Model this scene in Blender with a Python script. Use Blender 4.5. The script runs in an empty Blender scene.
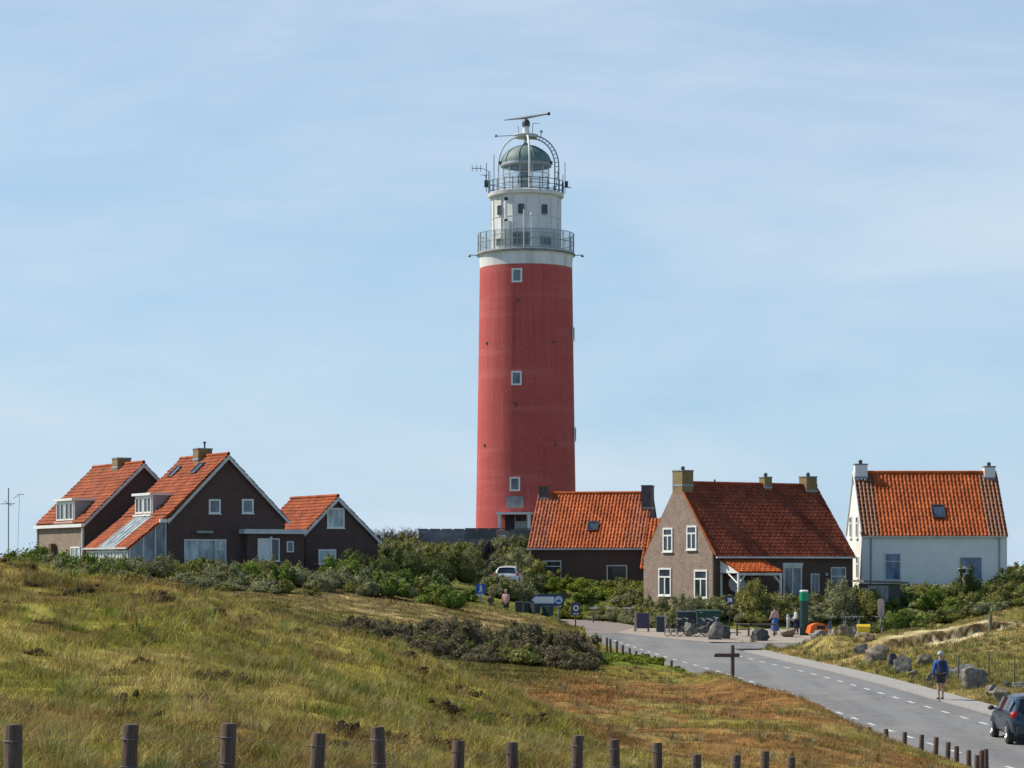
import bpy, bmesh, math, random
import numpy as np
from mathutils import Vector, Matrix, Quaternion

random.seed(7)
RNG = np.random.default_rng(11)
S = bpy.context.scene
COL = S.collection
CAMZ, F = 5.0, 2400.0          # eye height and focal length (pixels of a 1024 wide frame)
HOR = 565.0                    # row of the horizon
rad = math.radians

# ------------------------------------------------------------------ materials
def new_mat(name):
    m = bpy.data.materials.new(name); m.use_nodes = True
    nt = m.node_tree
    b = nt.nodes['Principled BSDF']
    return m, nt, b

def N(nt, t, **kw):
    n = nt.nodes.new(t)
    for k, v in kw.items():
        if k in n.inputs: n.inputs[k].default_value = v
        else: setattr(n, k, v)
    return n

def link(nt, a, b): nt.links.new(a, b)

def mix(nt, fac, a, b, mode='MIX'):
    n = nt.nodes.new('ShaderNodeMix'); n.data_type = 'RGBA'; n.blend_type = mode
    for s, v in ((0, fac), (6, a), (7, b)):
        if hasattr(v, 'is_output') or isinstance(v, bpy.types.NodeSocket): nt.links.new(v, n.inputs[s])
        else: n.inputs[s].default_value = v if s == 0 else (*v[:3], 1)
    return n.outputs[2]

def ramp(nt, src, p0, p1, c0=(0, 0, 0), c1=(1, 1, 1)):
    r = nt.nodes.new('ShaderNodeValToRGB')
    r.color_ramp.elements[0].position = p0; r.color_ramp.elements[1].position = p1
    r.color_ramp.elements[0].color = (*c0, 1); r.color_ramp.elements[1].color = (*c1, 1)
    nt.links.new(src, r.inputs[0]); return r.outputs[0]

def noise(nt, scale, detail=4, rough=.55, vec=None, dist=0, coord='Object', stretch=None):
    n = nt.nodes.new('ShaderNodeTexNoise')
    n.inputs['Scale'].default_value = scale; n.inputs['Detail'].default_value = detail
    n.inputs['Roughness'].default_value = rough; n.inputs['Distortion'].default_value = dist
    if vec is None:
        tc = nt.nodes.new('ShaderNodeTexCoord'); vec = tc.outputs[coord]
    if stretch:
        mp = nt.nodes.new('ShaderNodeMapping'); mp.inputs['Scale'].default_value = stretch
        nt.links.new(vec, mp.inputs[0]); vec = mp.outputs[0]
    nt.links.new(vec, n.inputs['Vector']); return n.outputs[0]

def bump(nt, b, h, strength=.3, dist=.02):
    n = nt.nodes.new('ShaderNodeBump'); n.inputs['Strength'].default_value = strength
    n.inputs['Distance'].default_value = dist
    nt.links.new(h, n.inputs['Height']); nt.links.new(n.outputs[0], b.inputs['Normal'])

MATS = {}
def plain(name, col, rough=.6, var=.15, scale=6, metal=0, bmp=0, spec=.5, stain=None, stretch=None):
    if name in MATS: return MATS[name]
    m, nt, b = new_mat(name)
    n = noise(nt, scale, stretch=stretch)
    lo = [c * (1 - var) for c in col]; hi = [min(1, c * (1 + var)) for c in col]
    c = ramp(nt, n, .3, .7, lo, hi)
    if stain:
        n2 = noise(nt, scale * .35, 6, .65, stretch=stretch)
        c = mix(nt, ramp(nt, n2, .5, .68), c, stain)
    link(nt, c, b.inputs['Base Color'])
    b.inputs['Roughness'].default_value = rough; b.inputs['Metallic'].default_value = metal
    b.inputs['Specular IOR Level'].default_value = spec
    if bmp: bump(nt, b, n, bmp)
    MATS[name] = m; return m

def brick_mat(name, c1, c2, mortar, stain=None):
    m, nt, b = new_mat(name)
    tc = nt.nodes.new('ShaderNodeTexCoord')
    # walls stand along local x or y: use x+y as the running length
    sep = nt.nodes.new('ShaderNodeSeparateXYZ'); link(nt, tc.outputs['Object'], sep.inputs[0])
    ad = nt.nodes.new('ShaderNodeMath'); ad.operation = 'ADD'
    link(nt, sep.outputs[0], ad.inputs[0]); link(nt, sep.outputs[1], ad.inputs[1])
    cb = nt.nodes.new('ShaderNodeCombineXYZ'); link(nt, ad.outputs[0], cb.inputs[0]); link(nt, sep.outputs[2], cb.inputs[1])
    br = nt.nodes.new('ShaderNodeTexBrick')
    br.inputs['Scale'].default_value = 1; br.inputs['Brick Width'].default_value = .22
    br.inputs['Row Height'].default_value = .066; br.inputs['Mortar Size'].default_value = .009
    br.inputs['Color1'].default_value = (*c1, 1); br.inputs['Color2'].default_value = (*c2, 1)
    br.inputs['Mortar'].default_value = (*mortar, 1)
    link(nt, cb.outputs[0], br.inputs['Vector'])
    n = noise(nt, 1.3, 6, .65)
    c = mix(nt, ramp(nt, n, .35, .7), br.outputs[0], [x * .6 for x in c1], 'MIX')
    n3 = noise(nt, 7, 5, .8)
    c = mix(nt, .55, c, ramp(nt, n3, .3, .7, [x * .6 for x in c1], [x * 1.5 for x in c2]))
    if stain:
        c = mix(nt, ramp(nt, noise(nt, 2.1, 6, .7), .58, .66), c, stain)
    link(nt, c, b.inputs['Base Color']); b.inputs['Roughness'].default_value = .85
    bump(nt, b, br.outputs[1], .4, .01)
    MATS[name] = m; return m

def tile_mat(name, ca, cb_, moss=None, rough=.6, edge=None):
    """roof tiles: uv counts tiles; every tile gets a shade of its own"""
    m, nt, b = new_mat(name)
    uv = nt.nodes.new('ShaderNodeUVMap')
    fl = nt.nodes.new('ShaderNodeVectorMath'); fl.operation = 'FLOOR'; link(nt, uv.outputs[0], fl.inputs[0])
    wn = nt.nodes.new('ShaderNodeTexWhiteNoise'); wn.noise_dimensions = '2D'; link(nt, fl.outputs[0], wn.inputs[0])
    c = ramp(nt, wn.outputs[0], .1, .95, ca, cb_)
    n = noise(nt, .9, 5, .6)
    c = mix(nt, ramp(nt, n, .40, .75), c, [x * .55 for x in ca])
    if moss:
        n2 = noise(nt, 3.2, 6, .7)
        c = mix(nt, ramp(nt, n2, .56, .7), c, moss)
    if edge:
        fr = nt.nodes.new('ShaderNodeVectorMath'); fr.operation = 'FRACTION'; link(nt, uv.outputs[0], fr.inputs[0])
        sp = nt.nodes.new('ShaderNodeSeparateXYZ'); link(nt, fr.outputs[0], sp.inputs[0])
        mx = nt.nodes.new('ShaderNodeMath'); mx.operation = 'MINIMUM'; link(nt, sp.outputs[0], mx.inputs[0]); link(nt, sp.outputs[1], mx.inputs[1])
        c = mix(nt, ramp(nt, mx.outputs[0], .12, .2), edge, c)
    link(nt, c, b.inputs['Base Color']); b.inputs['Roughness'].default_value = rough
    b.inputs['Specular IOR Level'].default_value = .12
    MATS[name] = m; return m

def attr_mat(name, rough=.8, trans=.25, var=.35, nscale=0):
    """colour comes from the mesh's own 'Col' attribute (kinds of plants), varied a little"""
    m, nt, b = new_mat(name)
    a = nt.nodes.new('ShaderNodeAttribute'); a.attribute_name = 'Col'
    c = a.outputs[0]
    if nscale:
        n = noise(nt, nscale, 6, .65)
        c = mix(nt, 1.0, c, ramp(nt, n, .28, .72, [1 - var] * 3, [1 + var] * 3), 'MULTIPLY')
    link(nt, c, b.inputs['Base Color']); b.inputs['Roughness'].default_value = rough
    b.inputs['Specular IOR Level'].default_value = .06
    if trans:
        t = nt.nodes.new('ShaderNodeBsdfTranslucent'); link(nt, c, t.inputs[0])
        mx = nt.nodes.new('ShaderNodeMixShader'); mx.inputs[0].default_value = trans
        link(nt, b.outputs[0], mx.inputs[1]); link(nt, t.outputs[0], mx.inputs[2])
        link(nt, mx.outputs[0], nt.nodes['Material Output'].inputs[0])
    MATS[name] = m; return m

def glass_mat(name, col, rough=.06, spec=.6):
    m, nt, b = new_mat(name)
    n = noise(nt, .8, 2)
    link(nt, ramp(nt, noise(nt, 1.7, 3, stretch=(1, 1, .35)), .35, .65, [c * .4 for c in col], [c * 1.5 for c in col]), b.inputs['Base Color'])
    b.inputs['Roughness'].default_value = rough; b.inputs['Specular IOR Level'].default_value = spec
    MATS[name] = m; return m

def see_through(name, col, alpha, rough=.3):
    m, nt, b = new_mat(name)
    b.inputs['Base Color'].default_value = (*col, 1); b.inputs['Roughness'].default_value = rough
    b.inputs['Alpha'].default_value = alpha
    n = noise(nt, 3, 3)
    link(nt, ramp(nt, n, .3, .7, [c * .8 for c in col], [min(1, c * 1.2) for c in col]), b.inputs['Base Color'])
    MATS[name] = m; return m

M_white = plain('white_paint', (.78, .78, .75), .5, .06, 3)
M_whitedim = plain('weathered_white_paint', (.62, .62, .6), .6, .12, 2, stain=(.45, .44, .4))
M_dark = plain('dark_metal', (.05, .055, .06), .5, .2)
M_grey = plain('grey_metal', (.3, .32, .33), .5, .15)
M_lead = plain('lead_flashing', (.28, .30, .33), .6, .2)
M_black = plain('black_rubber', (.02, .02, .022), .7, .2)
M_wood = plain('weathered_timber', (.16, .13, .105), .85, .35, 9, bmp=.5, stretch=(6, 6, .7))
M_postwood = plain('dark_post_wood', (.11, .066, .046), .9, .45, 14, bmp=.6, stretch=(5, 5, .5), stain=(.12, .10, .085))
M_brownwood = plain('brown_sign_wood', (.14, .075, .05), .8, .3, 9, stretch=(1, 6, 6))
M_brick = brick_mat('shaded_brick', (.072, .042, .034), (.12, .07, .056), (.11, .09, .08))  # shaded copy of the house brick, shade put into its colour
M_brickred = brick_mat('shaded_purple_brick', (.085, .046, .04), (.125, .07, .058), (.11, .09, .08))  # brick darkened in colour for walls out of the sun
M_bricklit = brick_mat('sunlit_brick', (.165, .105, .078), (.36, .265, .205), (.34, .295, .245))  # same brick lightened, sunlight put into its colour
M_lichen = brick_mat('lichen_brick', (.22, .15, .06), (.28, .2, .08), (.25, .2, .12), stain=(.36, .24, .05))
M_whitebrick = plain('whitewashed_brick', (.78, .78, .76), .75, .06, 1.2, bmp=.1)
M_tile = tile_mat('orange_pantile', (.43, .092, .024), (.56, .138, .036), None)
M_tileold = tile_mat('glazed_edge_pantile', (.12, .042, .026), (.25, .08, .042), None, edge=(.36, .19, .11))
M_tileleft = tile_mat('weathered_orange_tile', (.30, .062, .018), (.46, .11, .03), (.17, .075, .04))
M_tilebrown = tile_mat('brown_red_tile', (.24, .058, .028), (.36, .09, .042), None)
M_tilemoss = tile_mat('pale_spotted_tile', (.33, .085, .035), (.48, .14, .055), (.44, .25, .15))
M_glass = glass_mat('window_glass', (.035, .045, .06))
M_bluegl = glass_mat('painted_sky_glass', (.10, .17, .28), .1)  # sky reflection put into the blue base colour
M_greygl = glass_mat('blue_grey_glass', (.16, .2, .24), .15)  # blue-grey pane colour with patchy variation
M_pale = glass_mat('pale_greenish_glass', (.35, .42, .42), .12)
M_vane = glass_mat('skylight_glass', (.05, .07, .10), .05, .8)
M_asph = plain('old_asphalt', (.21, .208, .205), .95, .12, 40, bmp=.3, spec=.2)
def _wear(m):
    nt = m.node_tree; b = nt.nodes['Principled BSDF']; src = b.inputs['Base Color'].links[0].from_socket
    t = noise(nt, 1.0, 5, .6, stretch=(.9, .05, 1)); c = mix(nt, ramp(nt, t, .42, .62, (0, 0, 0), (.55, .55, .55)), src, (.15, .148, .146))
    p = noise(nt, .35, 7, .65); c = mix(nt, ramp(nt, p, .53, .6, (0, 0, 0), (.45, .45, .45)), c, (.26, .25, .235))
    v = nt.nodes.new('ShaderNodeTexVoronoi'); v.feature = 'DISTANCE_TO_EDGE'; v.inputs['Scale'].default_value = .28
    tc = nt.nodes.new('ShaderNodeTexCoord'); wn = nt.nodes.new('ShaderNodeTexNoise'); wn.inputs['Scale'].default_value = 1.2
    nt.links.new(tc.outputs['Object'], wn.inputs['Vector']); ad = nt.nodes.new('ShaderNodeVectorMath'); ad.operation = 'MULTIPLY_ADD'
    nt.links.new(wn.outputs[1], ad.inputs[0]); ad.inputs[1].default_value = (1.5, 1.5, 0); nt.links.new(tc.outputs['Object'], ad.inputs[2]); nt.links.new(ad.outputs[0], v.inputs['Vector'])
    c = mix(nt, ramp(nt, v.outputs[0], .0, .012, (.6, .6, .6), (0, 0, 0)), c, (.07, .07, .07))
    nt.links.new(c, b.inputs['Base Color'])
_wear(M_asph)
M_lane = plain('brick_paved_lane', (.22, .175, .155), .9, .25, 9, bmp=.2, stain=(.26, .22, .2))
M_apron = plain('sandy_gravel', (.34, .285, .23), .95, .2, 6, bmp=.3, stain=(.27, .22, .18))
M_path = plain('concrete_path', (.33, .31, .285), .9, .15, 8, bmp=.2, stain=(.27, .25, .22))
M_mark = plain('worn_road_paint', (.60, .60, .58), .8, .15, 9, stain=(.34, .34, .335))
M_stone = plain('grey_boulder', (.215, .20, .175), .9, .45, 5, bmp=1, spec=.2, stain=(.12, .12, .115))
M_stonetan = plain('tan_boulder', (.26, .21, .15), .9, .45, 5, bmp=1, spec=.2, stain=(.15, .13, .1))
M_stonedark = plain('dark_boulder', (.06, .06, .065), .85, .35, 3, bmp=.8, stain=(.10, .10, .10))
M_concrete = plain('grey_concrete', (.24, .25, .26), .9, .25, 2, bmp=.3, stain=(.15, .16, .17))
M_bluesign = plain('blue_sign', (.02, .10, .42), .4, .05)
M_navy = plain('navy_sign', (.025, .04, .14), .4, .08)
M_purple = plain('dark_purple_panel', (.05, .04, .10), .4, .1)
M_green = plain('dark_green_plastic', (.012, .05, .04), .5, .15)
M_brightgreen = plain('bright_green_paint', (.0, .26, .13), .5, .08)
M_orange = plain('orange_plastic', (.72, .14, .015), .45, .08)
M_yellow = plain('yellow_plastic', (.72, .5, .02), .5, .08)
M_bin = plain('grey_green_plastic', (.035, .045, .05), .55, .2)
M_skin = plain('skin', (.45, .27, .19), .6, .08)
M_hair = plain('hair', (.06, .04, .025), .7, .2)
M_greyhair = plain('light_hair', (.40, .36, .30), .7, .2)
M_pink = plain('pink_cloth', (.62, .36, .33), .85, .1)
M_blue = plain('blue_cloth', (.03, .12, .45), .8, .15, 8)
M_navycl = plain('navy_cloth', (.02, .03, .09), .8, .15)
M_denim = plain('denim', (.05, .13, .36), .85, .15)
M_darkcl = plain('dark_cloth', (.05, .048, .055), .85, .15)
M_palecl = plain('pale_cloth', (.5, .52, .58), .85, .12)
M_shoe = plain('dark_shoe', (.05, .04, .035), .7, .2)
M_carblue = plain('blue_grey_car_paint', (.055, .08, .115), .22, .05, 1, metal=.5)
M_carwhite = plain('white_car_paint', (.72, .73, .74), .3, .04)
M_carglass = glass_mat('car_glass', (.012, .014, .018), .04, .7)
M_red = plain('red_lamp', (.5, .012, .015), .2, .1)
M_redpaint = plain('rear_light_red', (.5, .02, .02), .3, .1)
M_rim = plain('alloy_rim', (.5, .5, .52), .35, .1, metal=.6)
M_copper = plain('verdigris_copper', (.14, .21, .195), .65, .3, 2, stain=(.24, .29, .27))
M_lens = glass_mat('lens_glass', (.05, .08, .09), .08, .8)
M_lantern = see_through('lantern_glazing', (.5, .62, .66), .27, .1)
M_mesh = see_through('gallery_screen', (.30, .38, .37), .36, .4)

def tower_mat():
    m, nt, b = new_mat('weathered_red_paint')
    base = ramp(nt, noise(nt, .25, 4, .5), .3, .7, (.45, .085, .076), (.51, .107, .094))
    streak = noise(nt, 1.0, 7, .7, stretch=(2.6, 2.6, .07))
    c = mix(nt, ramp(nt, streak, .5, .75, (0, 0, 0), (.6, .6, .6)), base, (.33, .04, .038))
    streak2 = noise(nt, 1.0, 6, .7, stretch=(4.0, 4.0, .10))
    c = mix(nt, ramp(nt, streak2, .56, .72, (0, 0, 0), (.5, .5, .5)), c, (.60, .20, .17))
    chips = noise(nt, 5, 7, .75, stretch=(1, 1, .8))
    c = mix(nt, ramp(nt, chips, .60, .66, (0, 0, 0), (.7, .7, .7)), c, (.66, .30, .26))
    rings = noise(nt, .9, 4, .5, stretch=(.12, .12, 1.3))
    c = mix(nt, ramp(nt, rings, .52, .66, (0, 0, 0), (.28, .28, .28)), c, (.62, .20, .17))
    link(nt, c, b.inputs['Base Color']); b.inputs['Roughness'].default_value = .8
    b.inputs['Specular IOR Level'].default_value = .2
    bump(nt, b, chips, .25, .02)
    return m
M_tower = tower_mat()
M_towerwhite = plain('weathered_white_tower_paint', (.72, .72, .69), .65, .08, 1.2, stain=(.52, .5, .45), stretch=(1.5, 1.5, .3))

# ------------------------------------------------------------------ mesh building
class MB:
    def __init__(self): self.v = []; self.f = []; self.mi = []; self.sm = []; self.uv = None
    def add(self, vs, fs, mi=0, sm=False):
        o = len(self.v); self.v += [Vector(p) for p in vs]
        for f in fs: self.f.append([i + o for i in f]); self.mi.append(mi); self.sm.append(sm)
    def box(self, c, s, R=None, mi=0):
        c = Vector(c); r, u, w = R if R else (Vector((1, 0, 0)), Vector((0, 1, 0)), Vector((0, 0, 1)))
        vs = [c + r * (s[0] / 2 * a) + u * (s[1] / 2 * b_) + w * (s[2] / 2 * d) for d in (-1, 1) for b_ in (-1, 1) for a in (-1, 1)]
        self.add(vs, [(0, 2, 3, 1), (4, 5, 7, 6), (0, 1, 5, 4), (2, 6, 7, 3), (0, 4, 6, 2), (1, 3, 7, 5)], mi)
        return self
    def bar(self, p, q, r, n=8, mi=0, r2=None):
        p, q = Vector(p), Vector(q); d = (q - p)
        if d.length < 1e-6: return self
        d.normalize(); a = d.orthogonal().normalized(); b_ = d.cross(a); r2 = r if r2 is None else r2
        vs = []
        for k, (o, rr) in enumerate(((p, r), (q, r2))):
            vs += [o + (a * math.cos(2 * math.pi * i / n) + b_ * math.sin(2 * math.pi * i / n)) * rr for i in range(n)]
        self.add(vs, [(i, (i + 1) % n, n + (i + 1) % n, n + i) for i in range(n)], mi, True)
        self.add(vs[:n], [tuple(range(n))[::-1]], mi); self.add(vs[n:], [tuple(range(n))], mi)
        return self
    def tube(self, pts, r, n=6, mi=0, closed=False):
        pts = [Vector(p) for p in pts]; m = len(pts); vs = []
        up = None
        for k in range(m):
            a = pts[(k - 1) % m] if (closed or k > 0) else pts[k]; c = pts[(k + 1) % m] if (closed or k < m - 1) else pts[k]
            d = (c - a).normalized()
            if up is None: up = d.orthogonal().normalized()
            up = (up - d * up.dot(d)).normalized(); s = d.cross(up)
            vs += [pts[k] + (up * math.cos(2 * math.pi * i / n) + s * math.sin(2 * math.pi * i / n)) * r for i in range(n)]
        fs = []
        for k in range(m if closed else m - 1):
            k2 = (k + 1) % m
            fs += [(k * n + i, k * n + (i + 1) % n, k2 * n + (i + 1) % n, k2 * n + i) for i in range(n)]
        self.add(vs, fs, mi, True); return self
    def lathe(self, prof, n=32, c=(0, 0, 0), mi=0, sm=True, cap=True):
        c = Vector(c); vs = []
        for r, z in prof: vs += [c + Vector((r * math.cos(2 * math.pi * i / n), r * math.sin(2 * math.pi * i / n), z)) for i in range(n)]
        fs = []
        for k in range(len(prof) - 1):
            fs += [(k * n + i, k * n + (i + 1) % n, (k + 1) * n + (i + 1) % n, (k + 1) * n + i) for i in range(n)]
        self.add(vs, fs, mi, sm)
        if cap:
            if prof[0][0] > 1e-4: self.add(vs[:n], [tuple(range(n))[::-1]], mi)
            if prof[-1][0] > 1e-4: self.add(vs[-n:], [tuple(range(n))], mi)
        return self
    def prism(self, poly, d, mi=0):
        poly = [Vector(p) for p in poly]; d = Vector(d); n = len(poly)
        self.add(poly + [p + d for p in poly], [tuple(range(n))[::-1], tuple(range(n, 2 * n))] +
                 [(i, (i + 1) % n, n + (i + 1) % n, n + i) for i in range(n)], mi)
        return self
    def ball(self, c, r, n=12, mi=0):
        c = Vector(c); r = r if hasattr(r, '__len__') else (r, r, r); m = n // 2; vs = []; fs = []
        for j in range(m + 1):
            t = math.pi * j / m
            vs += [c + Vector((r[0] * math.sin(t) * math.cos(2 * math.pi * i / n), r[1] * math.sin(t) * math.sin(2 * math.pi * i / n), r[2] * math.cos(t))) for i in range(n)]
        for j in range(m):
            fs += [(j * n + i, (j + 1) * n + i, (j + 1) * n + (i + 1) % n, j * n + (i + 1) % n) for i in range(n)]
        self.add(vs, fs, mi, True); return self
    def build(self, name, mats, parent=None, recalc=True, bevel=0):
        me = bpy.data.meshes.new(name)
        me.from_pydata([tuple(p) for p in self.v], [], self.f)
        mats = mats if isinstance(mats, (list, tuple)) else [mats]
        for m in mats: me.materials.append(m)
        me.polygons.foreach_set('material_index', self.mi); me.polygons.foreach_set('use_smooth', self.sm)
        bm = bmesh.new(); bm.from_mesh(me)
        if any(self.sm) or bevel: bmesh.ops.remove_doubles(bm, verts=bm.verts, dist=1e-4)
        if recalc: bmesh.ops.recalc_face_normals(bm, faces=bm.faces)
        if bevel: bmesh.ops.bevel(bm, geom=bm.edges[:], offset=bevel, segments=2, affect='EDGES', profile=.5)
        bm.to_mesh(me); bm.free()
        if any(self.sm): me.set_sharp_from_angle(angle=rad(40))
        return put(name, me, parent)

def put(name, me, parent=None, loc=None, rz=0):
    o = bpy.data.objects.new(name, me); COL.objects.link(o)
    if parent: o.parent = parent
    if loc is not None: o.location = loc; o.rotation_euler = (0, 0, rz)
    return o

def tag(o, label=None, cat=None, group=None, kind=None):
    for k, v in (('label', label), ('category', cat), ('group', group), ('kind', kind)):
        if v: o[k] = v
    return o

def empty(name, loc, rz, label, cat, group=None):
    o = bpy.data.objects.new(name, None); COL.objects.link(o)
    o.location = loc; o.rotation_euler = (0, 0, rz); o.empty_display_size = .3
    return tag(o, label, cat, group)

def copy_tree(o, parent=None):
    c = o.copy(); COL.objects.link(c); c.parent = parent
    for ch in list(o.children): copy_tree(ch, c)
    return c

def fast_mesh(name, V, faces_n, mat, colors=None, smooth=False):
    """V (n,3); faces_n (m,k) all with k corners"""
    me = bpy.data.meshes.new(name); n, m, k = len(V), len(faces_n), faces_n.shape[1]
    me.vertices.add(n); me.loops.add(m * k); me.polygons.add(m)
    me.vertices.foreach_set('co', np.ascontiguousarray(V, dtype=np.float32).ravel())
    me.loops.foreach_set('vertex_index', np.ascontiguousarray(faces_n, dtype=np.int32).ravel())
    me.polygons.foreach_set('loop_start', np.arange(0, m * k, k, dtype=np.int32))
    me.polygons.foreach_set('use_smooth', np.full(m, smooth))
    if colors is not None:
        a = me.color_attributes.new('Col', 'FLOAT_COLOR', 'POINT')
        c4 = np.ones((n, 4), np.float32); c4[:, :3] = colors
        a.data.foreach_set('color', c4.ravel())
    me.update(calc_edges=True); me.validate()
    me.materials.append(mat)
    return me

# ------------------------------------------------------------------ value noise
def vnoise(x, y, seed=0):
    xi = np.floor(x).astype(np.int64); yi = np.floor(y).astype(np.int64); fx = x - xi; fy = y - yi
    fx = fx * fx * (3 - 2 * fx); fy = fy * fy * (3 - 2 * fy)
    def h(a, b):
        n = (a * 374761393 + b * 668265263 + seed * 974711) & 0xffffffff
        n = ((n ^ (n >> 13)) * 1274126177) & 0xffffffff
        return ((n ^ (n >> 16)) & 0xffff) / 65535.0
    return (h(xi, yi) * (1 - fx) + h(xi + 1, yi) * fx) * (1 - fy) + (h(xi, yi + 1) * (1 - fx) + h(xi + 1, yi + 1) * fx) * fy

def fbm(x, y, seed=0, oct=4):
    t = 0; a = .5; s = 0
    for k in range(oct):
        t = t + a * vnoise(x * 2 ** k, y * 2 ** k, seed + k * 17); s += a; a *= .55
    return t / s

def sstep(x, a, b):
    t = np.clip((x - a) / (b - a), 0, 1); return t * t * (3 - 2 * t)

# ------------------------------------------------------------------ terrain heights
PX = [-900, -300, 0, 100, 200, 300, 400, 500, 600, 700, 800, 900, 1024, 1300, 1900]
T = {  # distance: ground height at each PX column
 -40: [3.0] * 15,
 3:   [3.3] * 15,
 6:   [3.3, 3.3, 3.3, 3.3, 3.3, 3.3, 3.3, 3.3, 3.3, 3.3, 3.3, 3.3, 3.3, 3.2, 3.0],
 13:  [3.4, 3.3, 3.15, 3.1, 3.05, 3.0, 2.9, 2.8, 2.7, 2.6, 2.5, 2.4, 2.3, 2.0, 1.5],
 20:  [3.8, 3.5, 3.2, 3.15, 3.1, 3.0, 2.9, 2.75, 2.6, 2.4, 2.2, 2.0, 1.8, 1.4, 1.0],
 30:  [4.4, 3.9, 3.45, 3.3, 3.2, 3.05, 2.8, 2.5, 2.15, 1.9, 1.7, 1.5, 1.3, .8, .2],
 38:  [4.8, 4.4, 3.95, 3.75, 3.55, 3.25, 2.9, 2.35, 1.8, 1.5, 1.35, 1.15, .9, .2, -.6],
 46:  [5.3, 5.1, 4.75, 4.48, 4.15, 3.65, 3.15, 2.45, 1.55, 1.3, 1.2, .9, .3, -.8, -1],
 52:  [5.4, 5.35, 5.06, 4.7, 4.4, 3.75, 3.2, 2.25, 1.3, 1.2, 1.05, .7, 0, -.9, -1],
 60:  [5.1, 5.0, 4.5, 3.9, 3.5, 2.4, 1.7, 1.2, 1.05, 1.0, .88, .4, -.4, -.8, -.8],
 72:  [4.6, 4.4, 3.8, 3.3, 2.8, 1.8, 1.25, 1.05, .95, .9, .8, -.3, -.55, -.4, -.4],
 90:  [4.2, 4.0, 3.5, 3.2, 2.8, 1.8, 1.15, .9, .75, .5, .1, -.2, -.2, 0, 0],
 105: [4.2, 4.0, 3.6, 3.4, 3.15, 2.4, 1.45, .8, .55, .35, .05, .15, .45, .6, .6],
 120: [4.3, 4.1, 3.8, 3.6, 3.4, 2.9, 2.1, 1.1, .45, .3, .5, .7, 1.2, 1.4, 1.4],
 135: [4.4, 4.3, 4.0, 3.9, 3.6, 3.2, 2.6, 1.5, .6, .5, .55, .9, 1.9, 2.3, 2.3],
 150: [4.5, 4.5, 4.3, 4.2, 4.0, 3.5, 3.0, 1.9, .85, .75, .75, 1.2, 2.5, 3.0, 3.0],
 158: [4.6, 4.6, 4.5, 4.5, 4.4, 4.1, 3.4, 2.1, 1.1, 1.5, 1.7, 2.3, 3.0, 3.3, 3.3],
 166: [4.7, 4.7, 4.7, 4.7, 4.7, 4.5, 4.1, 2.9, 1.3, 2.6, 2.7, 3.1, 3.3, 3.5, 3.5],
 175: [4.7, 4.7, 4.8, 4.8, 4.8, 4.8, 4.7, 3.9, 2.3, 3.0, 3.0, 3.3, 3.4, 3.6, 3.6],
 182: [4.7, 4.7, 4.8, 4.8, 4.8, 4.9, 4.9, 4.1, 3.7, 3.6, 3.4, 3.4, 3.4, 3.6, 3.6],
 195: [4.6, 4.6, 4.7, 4.8, 4.8, 4.9, 5.2, 4.9, 4.7, 4.2, 3.6, 3.5, 3.5, 3.6, 3.6],
 205: [4.4, 4.4, 4.5, 4.6, 4.7, 5.2, 6.0, 6.3, 6.2, 4.6, 3.7, 3.5, 3.5, 3.6, 3.6],
 222: [4.0, 4.0, 4.2, 4.2, 4.4, 5.0, 6.2, 7.0, 6.6, 4.6, 3.7, 3.5, 3.5, 3.5, 3.5],
 245: [3.6] * 6 + [4.2, 4.6, 4.2] + [3.6] * 6,
 300: [3.0] * 15,
 500: [1.5] * 15,
 1500: [0.5] * 15,
 9000: [0] * 15,
}
def zroad(Y): return -0.53 + 0.017 * (Y - 75)
CL = [(22.2, 25), (19.5, 42), (16.9, 60), (14.85, 75), (13.45, 90), (11.95, 107), (9.7, 124), (8.0, 140), (7.1, 152), (6.3, 161), (4.4, 167.5), (1, 171.5), (-4, 173), (-10, 173)]
def spline(pts, step=.8):
    P = [np.array(p, float) for p in pts]; out = []
    for i in range(len(P) - 1):
        p0 = P[i - 1] if i else 2 * P[0] - P[1]; p1, p2 = P[i], P[i + 1]
        p3 = P[i + 2] if i + 2 < len(P) else 2 * P[-1] - P[-2]
        n = max(2, int(np.linalg.norm(p2 - p1) / step))
        for k in range(n):
            t = k / n
            out.append(.5 * ((2 * p1) + (-p0 + p2) * t + (2 * p0 - 5 * p1 + 4 * p2 - p3) * t * t + (-p0 + 3 * p1 - 3 * p2 + p3) * t ** 3))
    out.append(P[-1]); return np.array(out)
ROAD = spline(CL)
SIDE = spline([(8.5, 134.5), (13, 134.6), (18, 137), (24, 140), (32, 141)])   # side road towards the car park
APRON = [(6.6, 150.5), (8.6, 144), (11.2, 138.6), (16, 137), (24, 143), (27, 147), (27, 153), (20, 156), (12, 156), (9, 157), (8.3, 159)]

def dist_line(X, Y, L):
    d = np.full(np.shape(X), 1e9); side = np.zeros(np.shape(X))
    for a, b in zip(L[:-1], L[1:]):
        ab = b - a; t = np.clip(((X - a[0]) * ab[0] + (Y - a[1]) * ab[1]) / (ab @ ab), 0, 1)
        dx = X - a[0] - ab[0] * t; dy = Y - a[1] - ab[1] * t; q = np.hypot(dx, dy)
        s = ab[0] * dy - ab[1] * dx
        m = q < d; d = np.where(m, q, d); side = np.where(m, s, side)
    return d, side
def road_half(Y): return np.interp(Y, [140, 150, 158], [3.2, 2.6, 1.9])

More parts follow.
